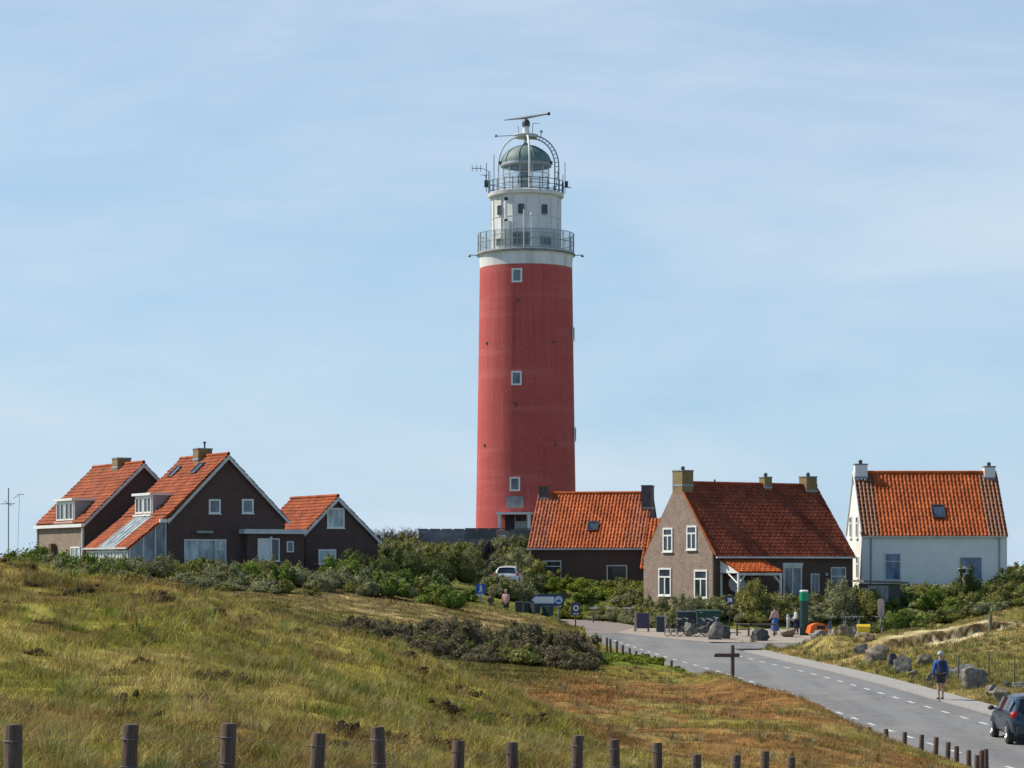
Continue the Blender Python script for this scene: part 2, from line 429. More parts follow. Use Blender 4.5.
GY = np.concatenate([[-40, -10, 2], np.exp(np.arange(math.log(5), math.log(280), .0055)), np.exp(np.arange(math.log(281), math.log(9000), .12)), [9000]])
GU = np.concatenate([np.linspace(-1.3, -.34, 16), np.linspace(-.33, .33, 420), np.linspace(.34, 1.3, 16)])
_ys = np.array(sorted(T)); _us = (np.array(PX) - 512) / F
_tab = np.array([T[y] for y in _ys])
def table(U, Y):
    # interpolate along U in each control row, then along Y
    rows = np.array([np.interp(U, _us, r) for r in _tab])       # (rows, nU)
    out = np.empty((len(Y), len(U)))
    for j in range(len(U)): out[:, j] = np.interp(Y, _ys, rows[:, j])
    return out
G = table(GU, GY)
for _ in range(2):                    # soften the creases of the table
    k = np.array([1, 2, 3, 2, 1]) / 9.
    for ax, reps in ((0, 9), (1, 5)):
        for _r in range(reps):
            P_ = np.pad(G, [(2, 2) if a == ax else (0, 0) for a in (0, 1)], mode='edge')
            G = sum(k[i] * np.take(P_, np.arange(i, i + G.shape[ax]), axis=ax) for i in range(5))
GYY = np.repeat(GY[:, None], len(GU), 1); GXX = GU[None, :] * np.maximum(GYY, 6)
wild = sstep(GYY, 12, 30) * (1 - sstep(GYY, 240, 300))
G += wild * ((fbm(GXX / 6, GYY / 6, 3) - .5) * .55 + (fbm(GXX / 1.6, GYY / 1.6, 5, 3) - .5) * .16)
def bump_at(cx, cy, rx, ry, h): 
    global G
    G += h * np.exp(-((GXX - cx) / rx) ** 2 - ((GYY - cy) / ry) ** 2)
for a in ((16.4, 126.0, 2.4, 3.4, .75), (20.3, 128.5, 2.2, 2.6, .08), (8.2, 83, 1.5, 10, .38), (8.0, 93, 1.3, 5, .3), (9.3, 68, 1.2, 6, .2)): bump_at(*a)
hill_ = sstep(GYY, 14, 24) * (1 - sstep(GYY, 60, 72)) * (GXX < 3)
G += hill_ * (fbm(GXX / 1.5, GYY / 1.9, 8, 3) - .5) * .34
# the eroded sand bank on the right: the land steps up behind it
_bx = np.array([17.5, 18.3, 21, 23.6, 26, 30]); _by = np.array([119.5, 120.5, 123.5, 126.5, 130.5, 136.])
_bl = np.interp(GXX, _bx, _by)
G += .5 * sstep(GYY - _bl, -.25, .35) * (1 - sstep(GYY - _bl, 2, 12)) * sstep(GXX, 17.6, 19.5) * (1 - sstep(GXX, 26, 28.5))
_near = (GYY > 20) & (GYY < 190) & (np.abs(GXX) < 45)
_d = np.full(G.shape, 99.); _s = np.zeros(G.shape); _d2 = np.full(G.shape, 99.)
_d[_near], _s[_near] = dist_line(GXX[_near], GYY[_near], ROAD)
_d2[_near], _ = dist_line(GXX[_near], GYY[_near], SIDE)
_hw = road_half(GYY)
RIGHTX = np.where(_s < 0, 1.75, 0)                                # the path runs on the right of the road
for d, hw in ((_d, _hw + RIGHTX), (_d2, np.full(G.shape, 3.0))):
    w = 1 - sstep(d, hw + .4, hw + 2.0)
    G = G * (1 - w) + (zroad(GYY) - .0) * w
_ap = np.exp(-np.maximum(0, np.abs(GXX - 16.5) - 9) ** 2 / 4 - np.maximum(0, np.abs(GYY - 147.5) - 8) ** 2 / 3)
_ap *= sstep(GYY - np.interp(GXX, [6, 9, 12, 16, 24, 30], [152, 145, 140, 138.5, 143, 146]), -2, 1)
G = G * (1 - _ap) + zroad(GYY) * _ap
for d, hw in ((_d, _hw + RIGHTX), (_d2, np.full(G.shape, 2.9))):
    G -= .10 * (1 - sstep(d, hw - .25, hw + .05))                 # a bed for the paving

def Hs(X, Y):
    X = np.asarray(X, float); Y = np.asarray(Y, float)
    u = X / np.maximum(Y, 6)
    j = np.clip(np.searchsorted(GU, u) - 1, 0, len(GU) - 2); i = np.clip(np.searchsorted(GY, Y) - 1, 0, len(GY) - 2)
    a = np.clip((u - GU[j]) / (GU[j + 1] - GU[j]), 0, 1); b = np.clip((Y - GY[i]) / (GY[i + 1] - GY[i]), 0, 1)
    return (G[i, j] * (1 - a) + G[i, j + 1] * a) * (1 - b) + (G[i + 1, j] * (1 - a) + G[i + 1, j + 1] * a) * b
def H(X, Y): return float(Hs(X, Y))
def XP(px, Y): return (px - 512) * Y / F
def ZP(py, Y): return CAMZ - (py - HOR) * Y / F
def on(px, Y, dz=0):
    x = XP(px, Y); return Vector((x, Y, H(x, Y) + dz))
def YR(py): return 16320 / (py - 524.2)                          # distance of a road pixel row

# plant cover: colour of the ground and of what grows on it
def cover(X, Y):
    px = 512 + F * X / np.maximum(Y, 6)
    n1 = fbm(X / 5, Y / 7, 21); n2 = fbm(X / 1.7, Y / 2.2, 31); n3 = fbm(X / 14, Y / 10, 41); n4 = fbm(X / .9, Y / 1.1, 45)
    n1, n2, n3, n4 = [np.clip((q - .5) * 1.75 + .5, 0, 1) for q in (n1, n2, n3, n4)]
    def c(*v): return np.array(v)[None, :]
    out = np.repeat(c(.158, .160, .05), X.size, 0)
    def lay(col, m):
        nonlocal out
        m = np.clip(m, 0, 1)[:, None]; out = out * (1 - m) + np.array(col)[None, :] * m
    lay((.235, .20, .08), sstep(n1, .42, .6))
    lay((.29, .25, .13), sstep(n2, .54, .66) * .8)
    lay((.14, .15, .035), sstep(n3, .5, .64) * .75)
    lay((.075, .048, .028), sstep(n1 * .5 + n2 * .3 + n4 * .2, .585, .64) * .65)
    lay((.155, .11, .05), sstep(n2 * .6 + n4 * .4, .60, .66) * .35)
    crest = sstep(Y, 40, 50) * (1 - sstep(px, 170, 330)) * (1 - sstep(Y, 60, 70))
    lay((.185, .135, .065), crest * sstep(n2, .42, .7) * .7)
    lay((.225, .20, .085), sstep(Y, 38, 48) * (1 - sstep(Y, 56, 62)) * sstep(px, 140, 260) * (.35 + .5 * n1))  # ridge grass lightened, sunlight put into its colour
    # heath: right of the grass hill
    xb = np.interp(Y, [20, 30, 38, 46, 52, 60, 70, 85, 100], [800, 720, 670, 615, 555, 490, 440, 430, 430]) + (n2 - .5) * 110
    he = sstep(px, xb - 15, xb + 25) * (1 - sstep(Y, 103, 110))
    lay((.15, .135, .052), he)
    lay((.17, .105, .055), he * sstep(n2 * .5 + n4 * .5, .5, .62) * .6)
    red = sstep(n1 * .5 + n3 * .5 + (n4 - .5) * .25, .30, .50) * he * (.55 + .45 * sstep(Y, 40, 55)) * (1 - .6 * sstep(Y, 84, 96))
    lay((.18, .098, .058), red * .88)
    lay((.19, .165, .09), he * sstep(n2, .6, .72) * .7)
    lay((.15, .15, .045), he * sstep(Y, 86, 98) * .75 * sstep(n2, .3, .5))
    # mossy dune between hill and houses
    mid = np.maximum(sstep(Y, 74, 88), sstep(Y, 56, 60) * sstep(px, 200, 300) * (px < xb)) * (1 - sstep(px, 520, 585))
    lay((.115, .11, .05), mid)
    lay((.145, .12, .075), mid * sstep(n1, .4, .55) * sstep(Y, 105, 122))
    lay((.075, .078, .03), mid * (1 - sstep(Y, 108, 122)) * .9)
    lay((.33, .27, .2), mid * sstep(n2, .62, .68) * sstep(Y, 116, 124) * .7 * sstep(px, 240, 290))
    lay((.07, .05, .035), mid * sstep(n4, .62, .7) * .7)
    gr = sstep(px, 585, 600) * (1 - sstep(px, 690, 720)) * sstep(Y, 103, 107) * (1 - sstep(Y, 120, 126))
    lay((.12, .15, .04), gr)
    # right of the road
    rt = sstep(px, 735, 760) * sstep(Y, 84, 92) * (X > 13)
    lay((.165, .165, .075), rt)
    lay((.22, .19, .11), rt * sstep(n1, .45, .58))
    lay((.14, .15, .045), rt * sstep(n3, .42, .6) * .8)
    lay((.16, .12, .075), rt * sstep(Y, 104, 112) * sstep(n2, .52, .64) * .5)
    lay((.10, .115, .04), sstep(Y, 150, 158))
    bl = np.interp(X, _bx, _by) + (n4 - .5) * .6
    sandy = 1.3 * np.exp(-((Y - bl + 1.1) / 1.1) ** 2) * sstep(X, 20.5, 22) * (X < 28) + np.exp(-((Y - bl - 1.6) / 1.2) ** 2) * sstep(X, 18, 20) * .8 + np.exp(-((X - 29.5) / 4.5) ** 2 - ((Y - 139) / 3.5) ** 2)
    lay((.47, .42, .40), sandy * sstep(n2, .1, .35))
    face = (np.abs(Y - bl - .05) < .32) & (X > 18.2) & (X < 27.5)
    lay((.075, .052, .036), face * 1.0)  # shade of the cut face put into the ground colour
    n5 = np.clip((fbm(X / .35, Y / .42, 91, 2) - .5) * 1.6 + 1, .55, 1.5)[:, None]
    return out * n5 * np.array([[1.30, 1.17, .70]])
# ------------------------------------------------------------------ camera, sky, sun
cam = bpy.data.cameras.new('camera'); camo = bpy.data.objects.new('camera', cam); COL.objects.link(camo)
cam.sensor_width = 36; cam.lens = 36 * F / 1024; cam.clip_start = .5; cam.clip_end = 20000
camo.location = (0, 0, CAMZ); camo.rotation_euler = (rad(90), 0, 0)
cam.shift_y = (HOR - 384) / 1024
S.camera = camo

ELEV = 46
SUN = Vector((-.955 * math.cos(rad(ELEV)), .297 * math.cos(rad(ELEV)), math.sin(rad(ELEV)))).normalized()
sl = bpy.data.lights.new('sun', 'SUN'); sl.energy = 5.0; sl.angle = rad(.5); sl.color = (1, .93, .80)
so = bpy.data.objects.new('sun', sl); COL.objects.link(so); so.rotation_euler = (-SUN).to_track_quat('-Z', 'Y').to_euler(); so.location = (-60, 40, 80)

w = bpy.data.worlds.new('World'); S.world = w; w.use_nodes = True
nt = w.node_tree; bg = nt.nodes['Background']; bg.inputs['Strength'].default_value = .085
sky = nt.nodes.new('ShaderNodeTexSky'); sky.sky_type = 'NISHITA'; sky.sun_disc = False
sky.sun_elevation = rad(ELEV); sky.sun_rotation = math.atan2(SUN.x, SUN.y) % (2 * math.pi)
sky.altitude = 0; sky.air_density = 1.0; sky.dust_density = .35; sky.ozone_density = 2.2
tc = nt.nodes.new('ShaderNodeTexCoord')
def wnoise(sc, stretch, rotz, detail, rough, dist=0, roty=0):
    mp = nt.nodes.new('ShaderNodeMapping'); mp.inputs['Scale'].default_value = stretch; mp.inputs['Rotation'].default_value = (0, rad(roty), rotz)
    nt.links.new(tc.outputs['Generated'], mp.inputs[0])
    return noise(nt, sc, detail, rough, vec=mp.outputs[0], dist=dist)
c1 = wnoise(3.2, (1, 1, 3.6), .3, 7, .56, .5, 7)
c2 = wnoise(9, (.8, .8, 4.2), .1, 6, .6, .3, -6)
ml = nt.nodes.new('ShaderNodeMath'); ml.operation = 'MULTIPLY_ADD'; nt.links.new(c2, ml.inputs[0]); ml.inputs[1].default_value = .32; nt.links.new(c1, ml.inputs[2])
cov = ramp(nt, ml.outputs[0], .47, .88, (.0, .0, .0), (.64, .64, .64))
tint = mix(nt, 1.0, sky.outputs[0], (.91, 1.11, 1.26), 'MULTIPLY')
# thin haze low over the land; the wisps thin out overhead and behind the viewer
sp = nt.nodes.new('ShaderNodeSeparateXYZ'); nt.links.new(tc.outputs['Generated'], sp.inputs[0])
low = ramp(nt, sp.outputs[2], .0, .5, (.84, .84, .84), (.1, .1, .1))
tint = mix(nt, low, tint, (5.0, 7.15, 9.4))
hi = ramp(nt, sp.outputs[2], .3, .6, (1, 1, 1), (.1, .1, .1))
fw = ramp(nt, sp.outputs[1], .0, .5, (.1, .1, .1), (1, 1, 1))
cov = mix(nt, 1.0, mix(nt, 1.0, cov, hi, 'MULTIPLY'), fw, 'MULTIPLY')
skyc = mix(nt, cov, tint, (7.9, 8.9, 9.9))
nt.links.new(skyc, bg.inputs[0])

S.view_settings.view_transform = 'Standard'; S.view_settings.look = 'None'
S.view_settings.exposure = .12; S.view_settings.gamma = 1; S.view_settings.use_curve_mapping = False
S.cycles.use_denoising = True
S.cycles.max_bounces = 6; S.cycles.transparent_max_bounces = 12

# ------------------------------------------------------------------ the ground sheet
nr, nc = G.shape
V = np.stack([GXX, GYY, G], -1).reshape(-1, 3)
ii = np.arange(nr * nc).reshape(nr, nc)
FQ = np.stack([ii[:-1, :-1], ii[:-1, 1:], ii[1:, 1:], ii[1:, :-1]], -1).reshape(-1, 4)
M_ground = attr_mat('dune_ground', .95, 0, .4, 1.3)
gnt = M_ground.node_tree
bump(gnt, gnt.nodes['Principled BSDF'], noise(gnt, 3.5, 6, .7), .7, .12)
g = put('ground', fast_mesh('ground', V, FQ, M_ground, cover(V[:, 0], V[:, 1]), True))
tag(g, 'rolling dune ground with grass, moss and red heath patches', 'ground', kind='structure')

def ribbon(name, L, offs, lift, mat, drop=.14, hfun=None):
    """a strip draped along a line between two sideways offsets, with turned-down edges"""
    vs, fs = [], []
    n = len(L)
    for k in range(n):
        d = L[min(k + 1, n - 1)] - L[max(k - 1, 0)]; d = d / np.linalg.norm(d); nrm = np.array([d[1], -d[0]])
        o0, o1 = offs(L[k][1]) if callable(offs) else offs
        for o in (o0, o0, o0 * .5 + o1 * .5, o1, o1):
            p = L[k] + nrm * o; vs.append([p[0], p[1], zroad(p[1]) + lift])
        vs[-5][2] -= drop; vs[-1][2] -= drop
    for k in range(n - 1):
        for j in range(4): fs.append((k * 5 + j, k * 5 + j + 1, (k + 1) * 5 + j + 1, (k + 1) * 5 + j))
    me = fast_mesh(name, np.array(vs), np.array(fs), mat); return tag(put(name, me), kind='structure')
iA = int(np.argmin(np.abs(ROAD[:, 1] - 150)))
tag(ribbon('road', ROAD[:iA + 1], lambda y: (-road_half(y), road_half(y)), 0, M_asph), 'grey asphalt road curving from the houses down to the car', 'road')
tag(ribbon('lane', ROAD[iA:], lambda y: (-road_half(y), road_half(y)), .006, M_lane), 'narrow brick paved lane bending away behind the brown scrub', 'lane')
tag(ribbon('side_road', SIDE, (-3.1, 3.1), -.006, M_asph), 'short asphalt side road leading behind the grass mound', 'road')
jb = int(np.argmin(np.abs(ROAD[:, 1] - 129)))
tag(ribbon('footpath', ROAD[:jb], lambda y: (road_half(y) + .02, road_half(y) + 1.3), .05, M_path), 'pale concrete footpath along the right side of the road', 'path')
# sandy apron of the car park
bm = bmesh.new()
ap = [(x, y) for x, y in APRON]
vs = [bm.verts.new((x, y, zroad(y) + .012)) for x, y in ap]
f = bm.faces.new(vs); bmesh.ops.recalc_face_normals(bm, faces=[f])
if f.normal.z < 0: f.normal_flip()
me = bpy.data.meshes.new('parking_apron'); bm.to_mesh(me); bm.free(); me.materials.append(M_apron)
tag(put('parking_apron', me), 'sandy gravel apron in front of the brick house hedge', 'apron', kind='structure')
# sand strip at the near road edge
sandL = ROAD[int(np.argmin(np.abs(ROAD[:, 1] - 45))):int(np.argmin(np.abs(ROAD[:, 1] - 84)))]
M_sand = plain('pale_sand', (.40, .31, .215), .95, .2, 5, bmp=.3, stain=(.3, .22, .14))
tag(ribbon('sand_verge', sandL, lambda y: (-road_half(y) - 1.5, -road_half(y) + .03), -.012, M_sand, .3), 'strip of bare sand between the road and its lower posts', 'verge', kind='structure')
# painted dashes: 1 m long, every 2.45 m, on both sides
bm = bmesh.new()
arc = np.concatenate([[0], np.cumsum(np.linalg.norm(np.diff(ROAD, axis=0), axis=1))])
def at_arc(s):
    x = np.interp(s, arc, ROAD[:, 0]); y = np.interp(s, arc, ROAD[:, 1]); return np.array([x, y])
smax = arc[int(np.argmin(np.abs(ROAD[:, 1] - 140)))]
s = 3.0
while s < smax:
    for side in (-1, 1):
        if side > 0 and at_arc(s)[1] > 127: continue
        q = []
        for a, b_ in ((0, -.07), (.95, -.07), (.95, .07), (0, .07)):
            p = at_arc(s + a); d = at_arc(s + a + .3) - at_arc(s + a - .3); d /= np.linalg.norm(d)
            p = p + np.array([d[1], -d[0]]) * (side * 1.95 + b_); q.append(bm.verts.new((p[0], p[1], zroad(p[1]) + .006)))
        f = bm.faces.new(q)
        f.normal_update()
        if f.normal.z < 0: f.normal_flip()
    s += 2.45
me = bpy.data.meshes.new('road_markings'); bm.to_mesh(me); bm.free(); me.materials.append(M_mark)
tag(put('road_markings', me), 'white dashed lane lines on the asphalt road', 'markings', kind='structure')

# ------------------------------------------------------------------ grass
M_blade = attr_mat('grass_blades', .75, .3)
def scatter(n, px0, px1, y0, y1, keep=None):
    px = RNG.uniform(px0, px1, n); Y = np.exp(RNG.uniform(math.log(y0), math.log(y1), n))
    X = (px - 512) * Y / F
    if keep is not None:
        m = keep(px, X, Y); X, Y = X[m], Y[m]
    return X, Y
def off_paving(px, X, Y):
    d, s = dist_line(X, Y, ROAD[::4]); d2, _ = dist_line(X, Y, SIDE)
    hw = road_half(Y) + np.where(s < 0, 1.35, .05)
    inap = (X > 6.5) & (X < 27) & (Y > 138.5) & (Y < 157)
    sandv = (s > 0) & (d < 4.6) & (Y < 78) & (Y > 48)
    bl = np.interp(X, _bx, _by)
    bank = (((Y - bl > -.4) & (Y - bl < 2.4) & (X > 18.3)) | ((Y - bl > -1.8) & (Y - bl < -.3) & (X > 21))) & (X < 28)
    return (d > hw) & (d2 > 2.75) & ~inap & ~sandv & ~bank
def grass(name, X, Y, h, wid, blades, label, jit=.3, colmul=(1, 1, 1), spread=.12, lean=.35, seeds=0):
    """tufts: every tuft has a shade of its own, blades fan out from it"""
    n = len(X); base = cover(X, Y) * np.array(colmul)
    shade = np.exp(RNG.normal(0, jit, n))[:, None]; hue = 1 + RNG.normal(0, .10, (n, 3))
    base = base * shade * hue
    if np.ndim(h) == 0: h = np.full(n, h)
    th = h * RNG.uniform(.55, 1.25, n)
    B = blades; X = np.repeat(X, B); Y = np.repeat(Y, B); hh = np.repeat(th, B) * RNG.uniform(.6, 1.15, n * B)
    sp = np.repeat(spread * (.6 + Y[::B] / 60) if np.ndim(spread) == 0 else spread, B)
    bx = X + RNG.normal(0, 1, n * B) * sp; by = Y + RNG.normal(0, 1, n * B) * sp
    bz = Hs(bx, by) - .02
    ang = RNG.uniform(0, 2 * np.pi, n * B); ln = RNG.uniform(.1, 1, n * B) * lean * hh * 1.6
    dx = np.cos(ang) * ln + .22 * hh; dy = np.sin(ang) * ln
    fa = RNG.uniform(0, np.pi, n * B); ww = np.maximum(wid, .00022 * by) * RNG.uniform(.7, 1.4, n * B)
    wx = np.cos(fa) * ww * .5; wy = np.sin(fa) * ww * .5
    P = np.empty((n * B, 5, 3))
    P[:, 0] = np.stack([bx - wx, by - wy, bz], 1); P[:, 1] = np.stack([bx + wx, by + wy, bz], 1)
    mx_, my_, mz = bx + dx * .38, by + dy * .38, bz + hh * .62
    P[:, 2] = np.stack([mx_ - wx * .75, my_ - wy * .75, mz], 1); P[:, 3] = np.stack([mx_ + wx * .75, my_ + wy * .75, mz], 1)
    P[:, 4] = np.stack([bx + dx, by + dy, bz + hh * .97], 1)
    o = (np.arange(n * B) * 5)[:, None]
    Fc = np.concatenate([o + [0, 1, 3], o + [0, 3, 2], o + [2, 3, 4]], 0)
    cb = np.repeat(base, B, 0) * np.exp(RNG.normal(0, .22, n * B))[:, None]
    straw = RNG.random(n * B) < seeds
    cb[straw] = np.array([.30, .245, .13]) * np.exp(RNG.normal(0, .2, straw.sum()))[:, None]
    cc = np.clip(np.repeat(cb[:, None, :], 5, 1).reshape(-1, 3), .004, .7)
    me = fast_mesh(name, P.reshape(-1, 3), Fc, M_blade, cc)
    return tag(put(name, me), label, 'grass', kind='stuff')
def hillmask(px, X, Y):
    xb = np.interp(Y, [20, 30, 38, 46, 52, 60, 70, 85], [800, 720, 670, 615, 555, 490, 440, 420])
    return px < xb + RNG.normal(0, 30, len(px))
def hgt(X, Y, h): return h * (.45 + 1.0 * fbm(X / 2.2, Y / 2.6, 77, 3))
X, Y = scatter(26000, -160, 900, 12.5, 72, lambda p, x, y: hillmask(p, x, y) & ((y < 56) | (p < 260)))
grass('hill_grass', X, Y, hgt(X, Y, .19), .006, 12, 'tall olive and straw dune grass on the hill behind the front fence', seeds=.14, lean=.95, jit=.45)
X, Y = scatter(15000, 330, 1100, 18, 108, lambda p, x, y: ~hillmask(p, x, y) & off_paving(p, x, y) & ((x < 11.5) | (y < 60)))
grass('heath_cover', X, Y, hgt(X, Y, .13), .007, 9, 'low rusty heath and short grass beside the road', spread=.16, lean=.6, jit=.28, seeds=.06)
X, Y = scatter(13000, -100, 620, 66, 160, lambda p, x, y: off_paving(p, x, y))
grass('moss_dune_grass', X, Y, hgt(X, Y, .16), .008, 7, 'short brownish grass on the mossy dune before the houses', spread=.16, lean=.6, seeds=.05)
X, Y = scatter(12000, 735, 1130, 80, 152, lambda p, x, y: off_paving(p, x, y) & (x > 12))
grass('verge_grass', X, Y, hgt(X, Y, .2), .008, 8, 'yellow-green grass between road, boulders and sandy bank', spread=.15, seeds=.2)

# ------------------------------------------------------------------ shrubs
M_leaf = attr_mat('shrub_leaves', .6, .25)
M_twig = plain('shrub_twigs', (.10, .075, .055), .9, .3)
def icosph(n):
    bm = bmesh.new(); bmesh.ops.create_icosphere(bm, subdivisions=n, radius=1)
    v = np.array([p.co for p in bm.verts]); f = np.array([[q.index for q in x.verts] for x in bm.faces]); bm.free(); return v, f
ICO = icosph(2)
def leaf_cloud(lumps, n, size, col, jit=.25, flat=.5, alt=None, altf=0, upright=0):
    """leaves on and in a set of lumps (cx,cy,cz,rx,ry,rz); returns vertices, triangles, colours"""
    L = np.array(lumps, float); wgt = (L[:, 3] * L[:, 4] + L[:, 3] * L[:, 5]); wgt /= wgt.sum()
    k = RNG.choice(len(L), n, p=wgt)
    d = RNG.normal(0, 1, (n, 3)); d[:, 2] = np.abs(d[:, 2]) * 1.0 - .25; d /= np.linalg.norm(d, axis=1)[:, None]
    r = np.clip(RNG.normal(1.0, .2, n), .6, 1.7)[:, None]
    c = L[k, :3] + d * r * L[k, 3:]
    nr = d + RNG.normal(0, flat, (n, 3)); nr /= np.linalg.norm(nr, axis=1)[:, None]
    t = RNG.normal(0, 1, (n, 3)); t[:, 2] += upright; t -= nr * np.sum(t * nr, 1)[:, None]; t /= np.linalg.norm(t, axis=1)[:, None]
    b_ = np.cross(nr, t); s = (size * RNG.uniform(.6, 1.5, n))[:, None]
    P = np.stack([c - t * s, c + b_ * s * .42, c + t * s, c - b_ * s * .42], 1).reshape(-1, 3)
    o = (np.arange(n) * 4)[:, None]; Fc = np.concatenate([o + [0, 1, 2], o + [0, 2, 3]], 0)
    lum = np.exp(RNG.normal(0, .16, len(L)))[k][:, None]
    cc = np.array(col)[None] * lum * np.exp(RNG.normal(0, jit, n))[:, None] * (1 + RNG.normal(0, .08, (n, 3)))
    if alt is not None:
        m = RNG.random(n) < altf; cc[m] = np.array(alt) * np.exp(RNG.normal(0, .15, m.sum()))[:, None]
    C = np.repeat(cc, 4, 0)
    # a dense inside of twigs so that the shrub is not see-through
    iv, jf = ICO; VV = [P]; FF = [Fc]; CC = [C]; off = len(P)
    for l in L:
        v = iv * (1 + .22 * (RNG.random((len(iv), 1)) - .5)) * l[3:] * .78 + l[:3]
        VV.append(v); FF.append(jf + off); off += len(v)
        CC.append(np.array(col)[None] * np.exp(RNG.normal(-.05, .2, (len(v), 1))))
    return np.concatenate(VV), np.concatenate(FF), np.clip(np.concatenate(CC), .004, .8)
def lump_set(rx, ry, h, n):
    out = []
    for i in range(n):
        a = RNG.uniform(0, 2 * math.pi); q = math.sqrt(RNG.random()) * .72
        s = RNG.uniform(.22, .42); hz = h * (1 - .55 * q * q) * RNG.uniform(.75, 1.0)
        out.append((math.cos(a) * q * rx, math.sin(a) * q * ry, hz * .52, rx * s, ry * s, hz * .5))
    for i in range(3):
        a = RNG.uniform(0, 2 * math.pi); q = RNG.uniform(.2, .85); s = RNG.uniform(.10, .2)
        out.append((math.cos(a) * q * rx, math.sin(a) * q * ry, h * RNG.uniform(.7, .95), rx * s, ry * s, h * RNG.uniform(.12, .3)))
    return out
KINDS = {  # colour, leaf size, extras
 'greygreen': ((.25, .25, .125), .075, dict(upright=1.0, flat=.8)),
 'olive': ((.215, .21, .06), .075, dict(flat=.8)),
 'green': ((.155, .205, .04), .085, dict(flat=.7)),
 'lime': ((.24, .27, .04), .08, dict(flat=.8)),
 'dark': ((.105, .12, .034), .08, dict(flat=.7)),
 'brown': ((.165, .14, .078), .06, dict(upright=1.8, flat=.9)),
 'heather': ((.085, .058, .034), .022, dict(upright=1.2, flat=.9, alt=(.17, .13, .06), altf=.25)),
 'flower': ((.15, .20, .05), .09, dict(alt=(.6, .62, .46), altf=.16, flat=.7)),
}
def thicket(name, pts, kinds, hs, rs, per, label, lift=0):
    VV, FF, CC, off = [], [], [], 0
    for (x, y) in pts:
        kd = random.choice(kinds); col, sz, ex = KINDS[kd]
        h = random.uniform(*hs); r = random.uniform(*rs)
        v, f, c = leaf_cloud(lump_set(r, r, h, 5), int(per * 1.6), sz, col, **ex)
        v = v + np.array([x, y, H(x, y) - .12 + lift]); VV.append(v); FF.append(f + off); CC.append(c); off += len(v)
    return tag(put(name, fast_mesh(name, np.concatenate(VV), np.concatenate(FF), M_leaf, np.concatenate(CC))), label, 'shrubs', kind='stuff')
def area(n, px0, px1, y0, y1, keep=lambda x, y, p: True):
    out = []
    for _ in range(n * 40):
        p = random.uniform(px0, px1); y = random.uniform(y0, y1); x = XP(p, y)
        if keep(x, y, p): out.append((x, y))
        if len(out) >= n: break
    return out
def clear(x, y, p):
    d, s = dist_line(np.array([x]), np.array([y]), ROAD); d2, _ = dist_line(np.array([x]), np.array([y]), SIDE)
    return d[0] > 3.0 and d2[0] > 3.6 and not (6 < x < 27 and 136 < y < 156.6)
thicket('buckthorn_thicket', area(95, -90, 462, 146, 154.5), ['greygreen', 'greygreen', 'olive', 'green'], (.8, 1.5), (.9, 1.6), 900, 'long grey-green thicket along the foot of the left brick houses')
thicket('low_dune_scrub', area(40, -60, 330, 139, 146), ['greygreen', 'olive', 'greygreen'], (.4, .9), (.7, 1.2), 700, 'low grey scrub creeping onto the grass below the left thicket')
thicket('dune_slope_scrub', area(130, 330, 535, 174, 203, lambda x, y, p: not (471 < p < 503) and not (-2 < x < 1.8 and y < 176)), ['olive', 'greygreen', 'dark', 'olive'], (1.0, 2.0), (1.1, 2.0), 900, 'dense dune scrub covering the slope below the lighthouse wall')
thicket('garden_bank_scrub', area(60, 515, 655, 172.5, 181, clear), ['lime', 'lime', 'green', 'olive'], (.5, .95), (.8, 1.3), 800, 'yellow-green bank growth in front of the low brown house')
thicket('lane_hedge_scrub', area(45, 560, 660, 163, 172, clear), ['greygreen', 'olive', 'greygreen'], (.7, 1.1), (.8, 1.3), 800, 'grey-green scrub above the bend of the brick lane')
thicket('front_hedge', area(95, 640, 892, 156.8, 160.6, clear), ['greygreen', 'olive', 'greygreen'], (.65, 1.25), (.9, 1.4), 900, 'ragged grey-green hedge in front of the brick house with chimneys')
thicket('garden_hedge', area(120, 880, 1150, 148, 158.5), ['green', 'olive', 'greygreen', 'dark', 'green'], (.5, 1.0), (1.0, 1.7), 900, 'mixed green hedge in front of the white house')
thicket('parapet_scrub', area(14, 416, 474, 201, 203), ['olive', 'greygreen', 'dark'], (.8, 1.25), (.9, 1.4), 700, 'scrub growing up against the grey parapet wall')
thicket('white_house_scrub', area(40, 885, 1040, 160, 168), ['green', 'olive', 'greygreen'], (.5, .8), (.9, 1.4), 700, 'low scrub at the foot of the white wall')
thicket('far_right_scrub', area(16, 1008, 1090, 166, 176), ['olive', 'dark', 'greygreen'], (1.4, 2.0), (1.2, 2.0), 800, 'scrub beyond the far end of the white house')
thicket('brown_scrub', [p for p in area(75, 335, 586, 99, 110) if p[0] > -7.2], ['brown', 'brown', 'brown', 'olive'], (.45, .85), (.8, 1.3), 1500, 'brown twiggy scrub across the middle of the dune')
thicket('tall_brown_scrub', area(36, 445, 577, 104.5, 111), ['brown', 'brown', 'brown'], (.95, 1.45), (1.0, 1.5), 1900, 'taller brown scrub beside the bend of the road')

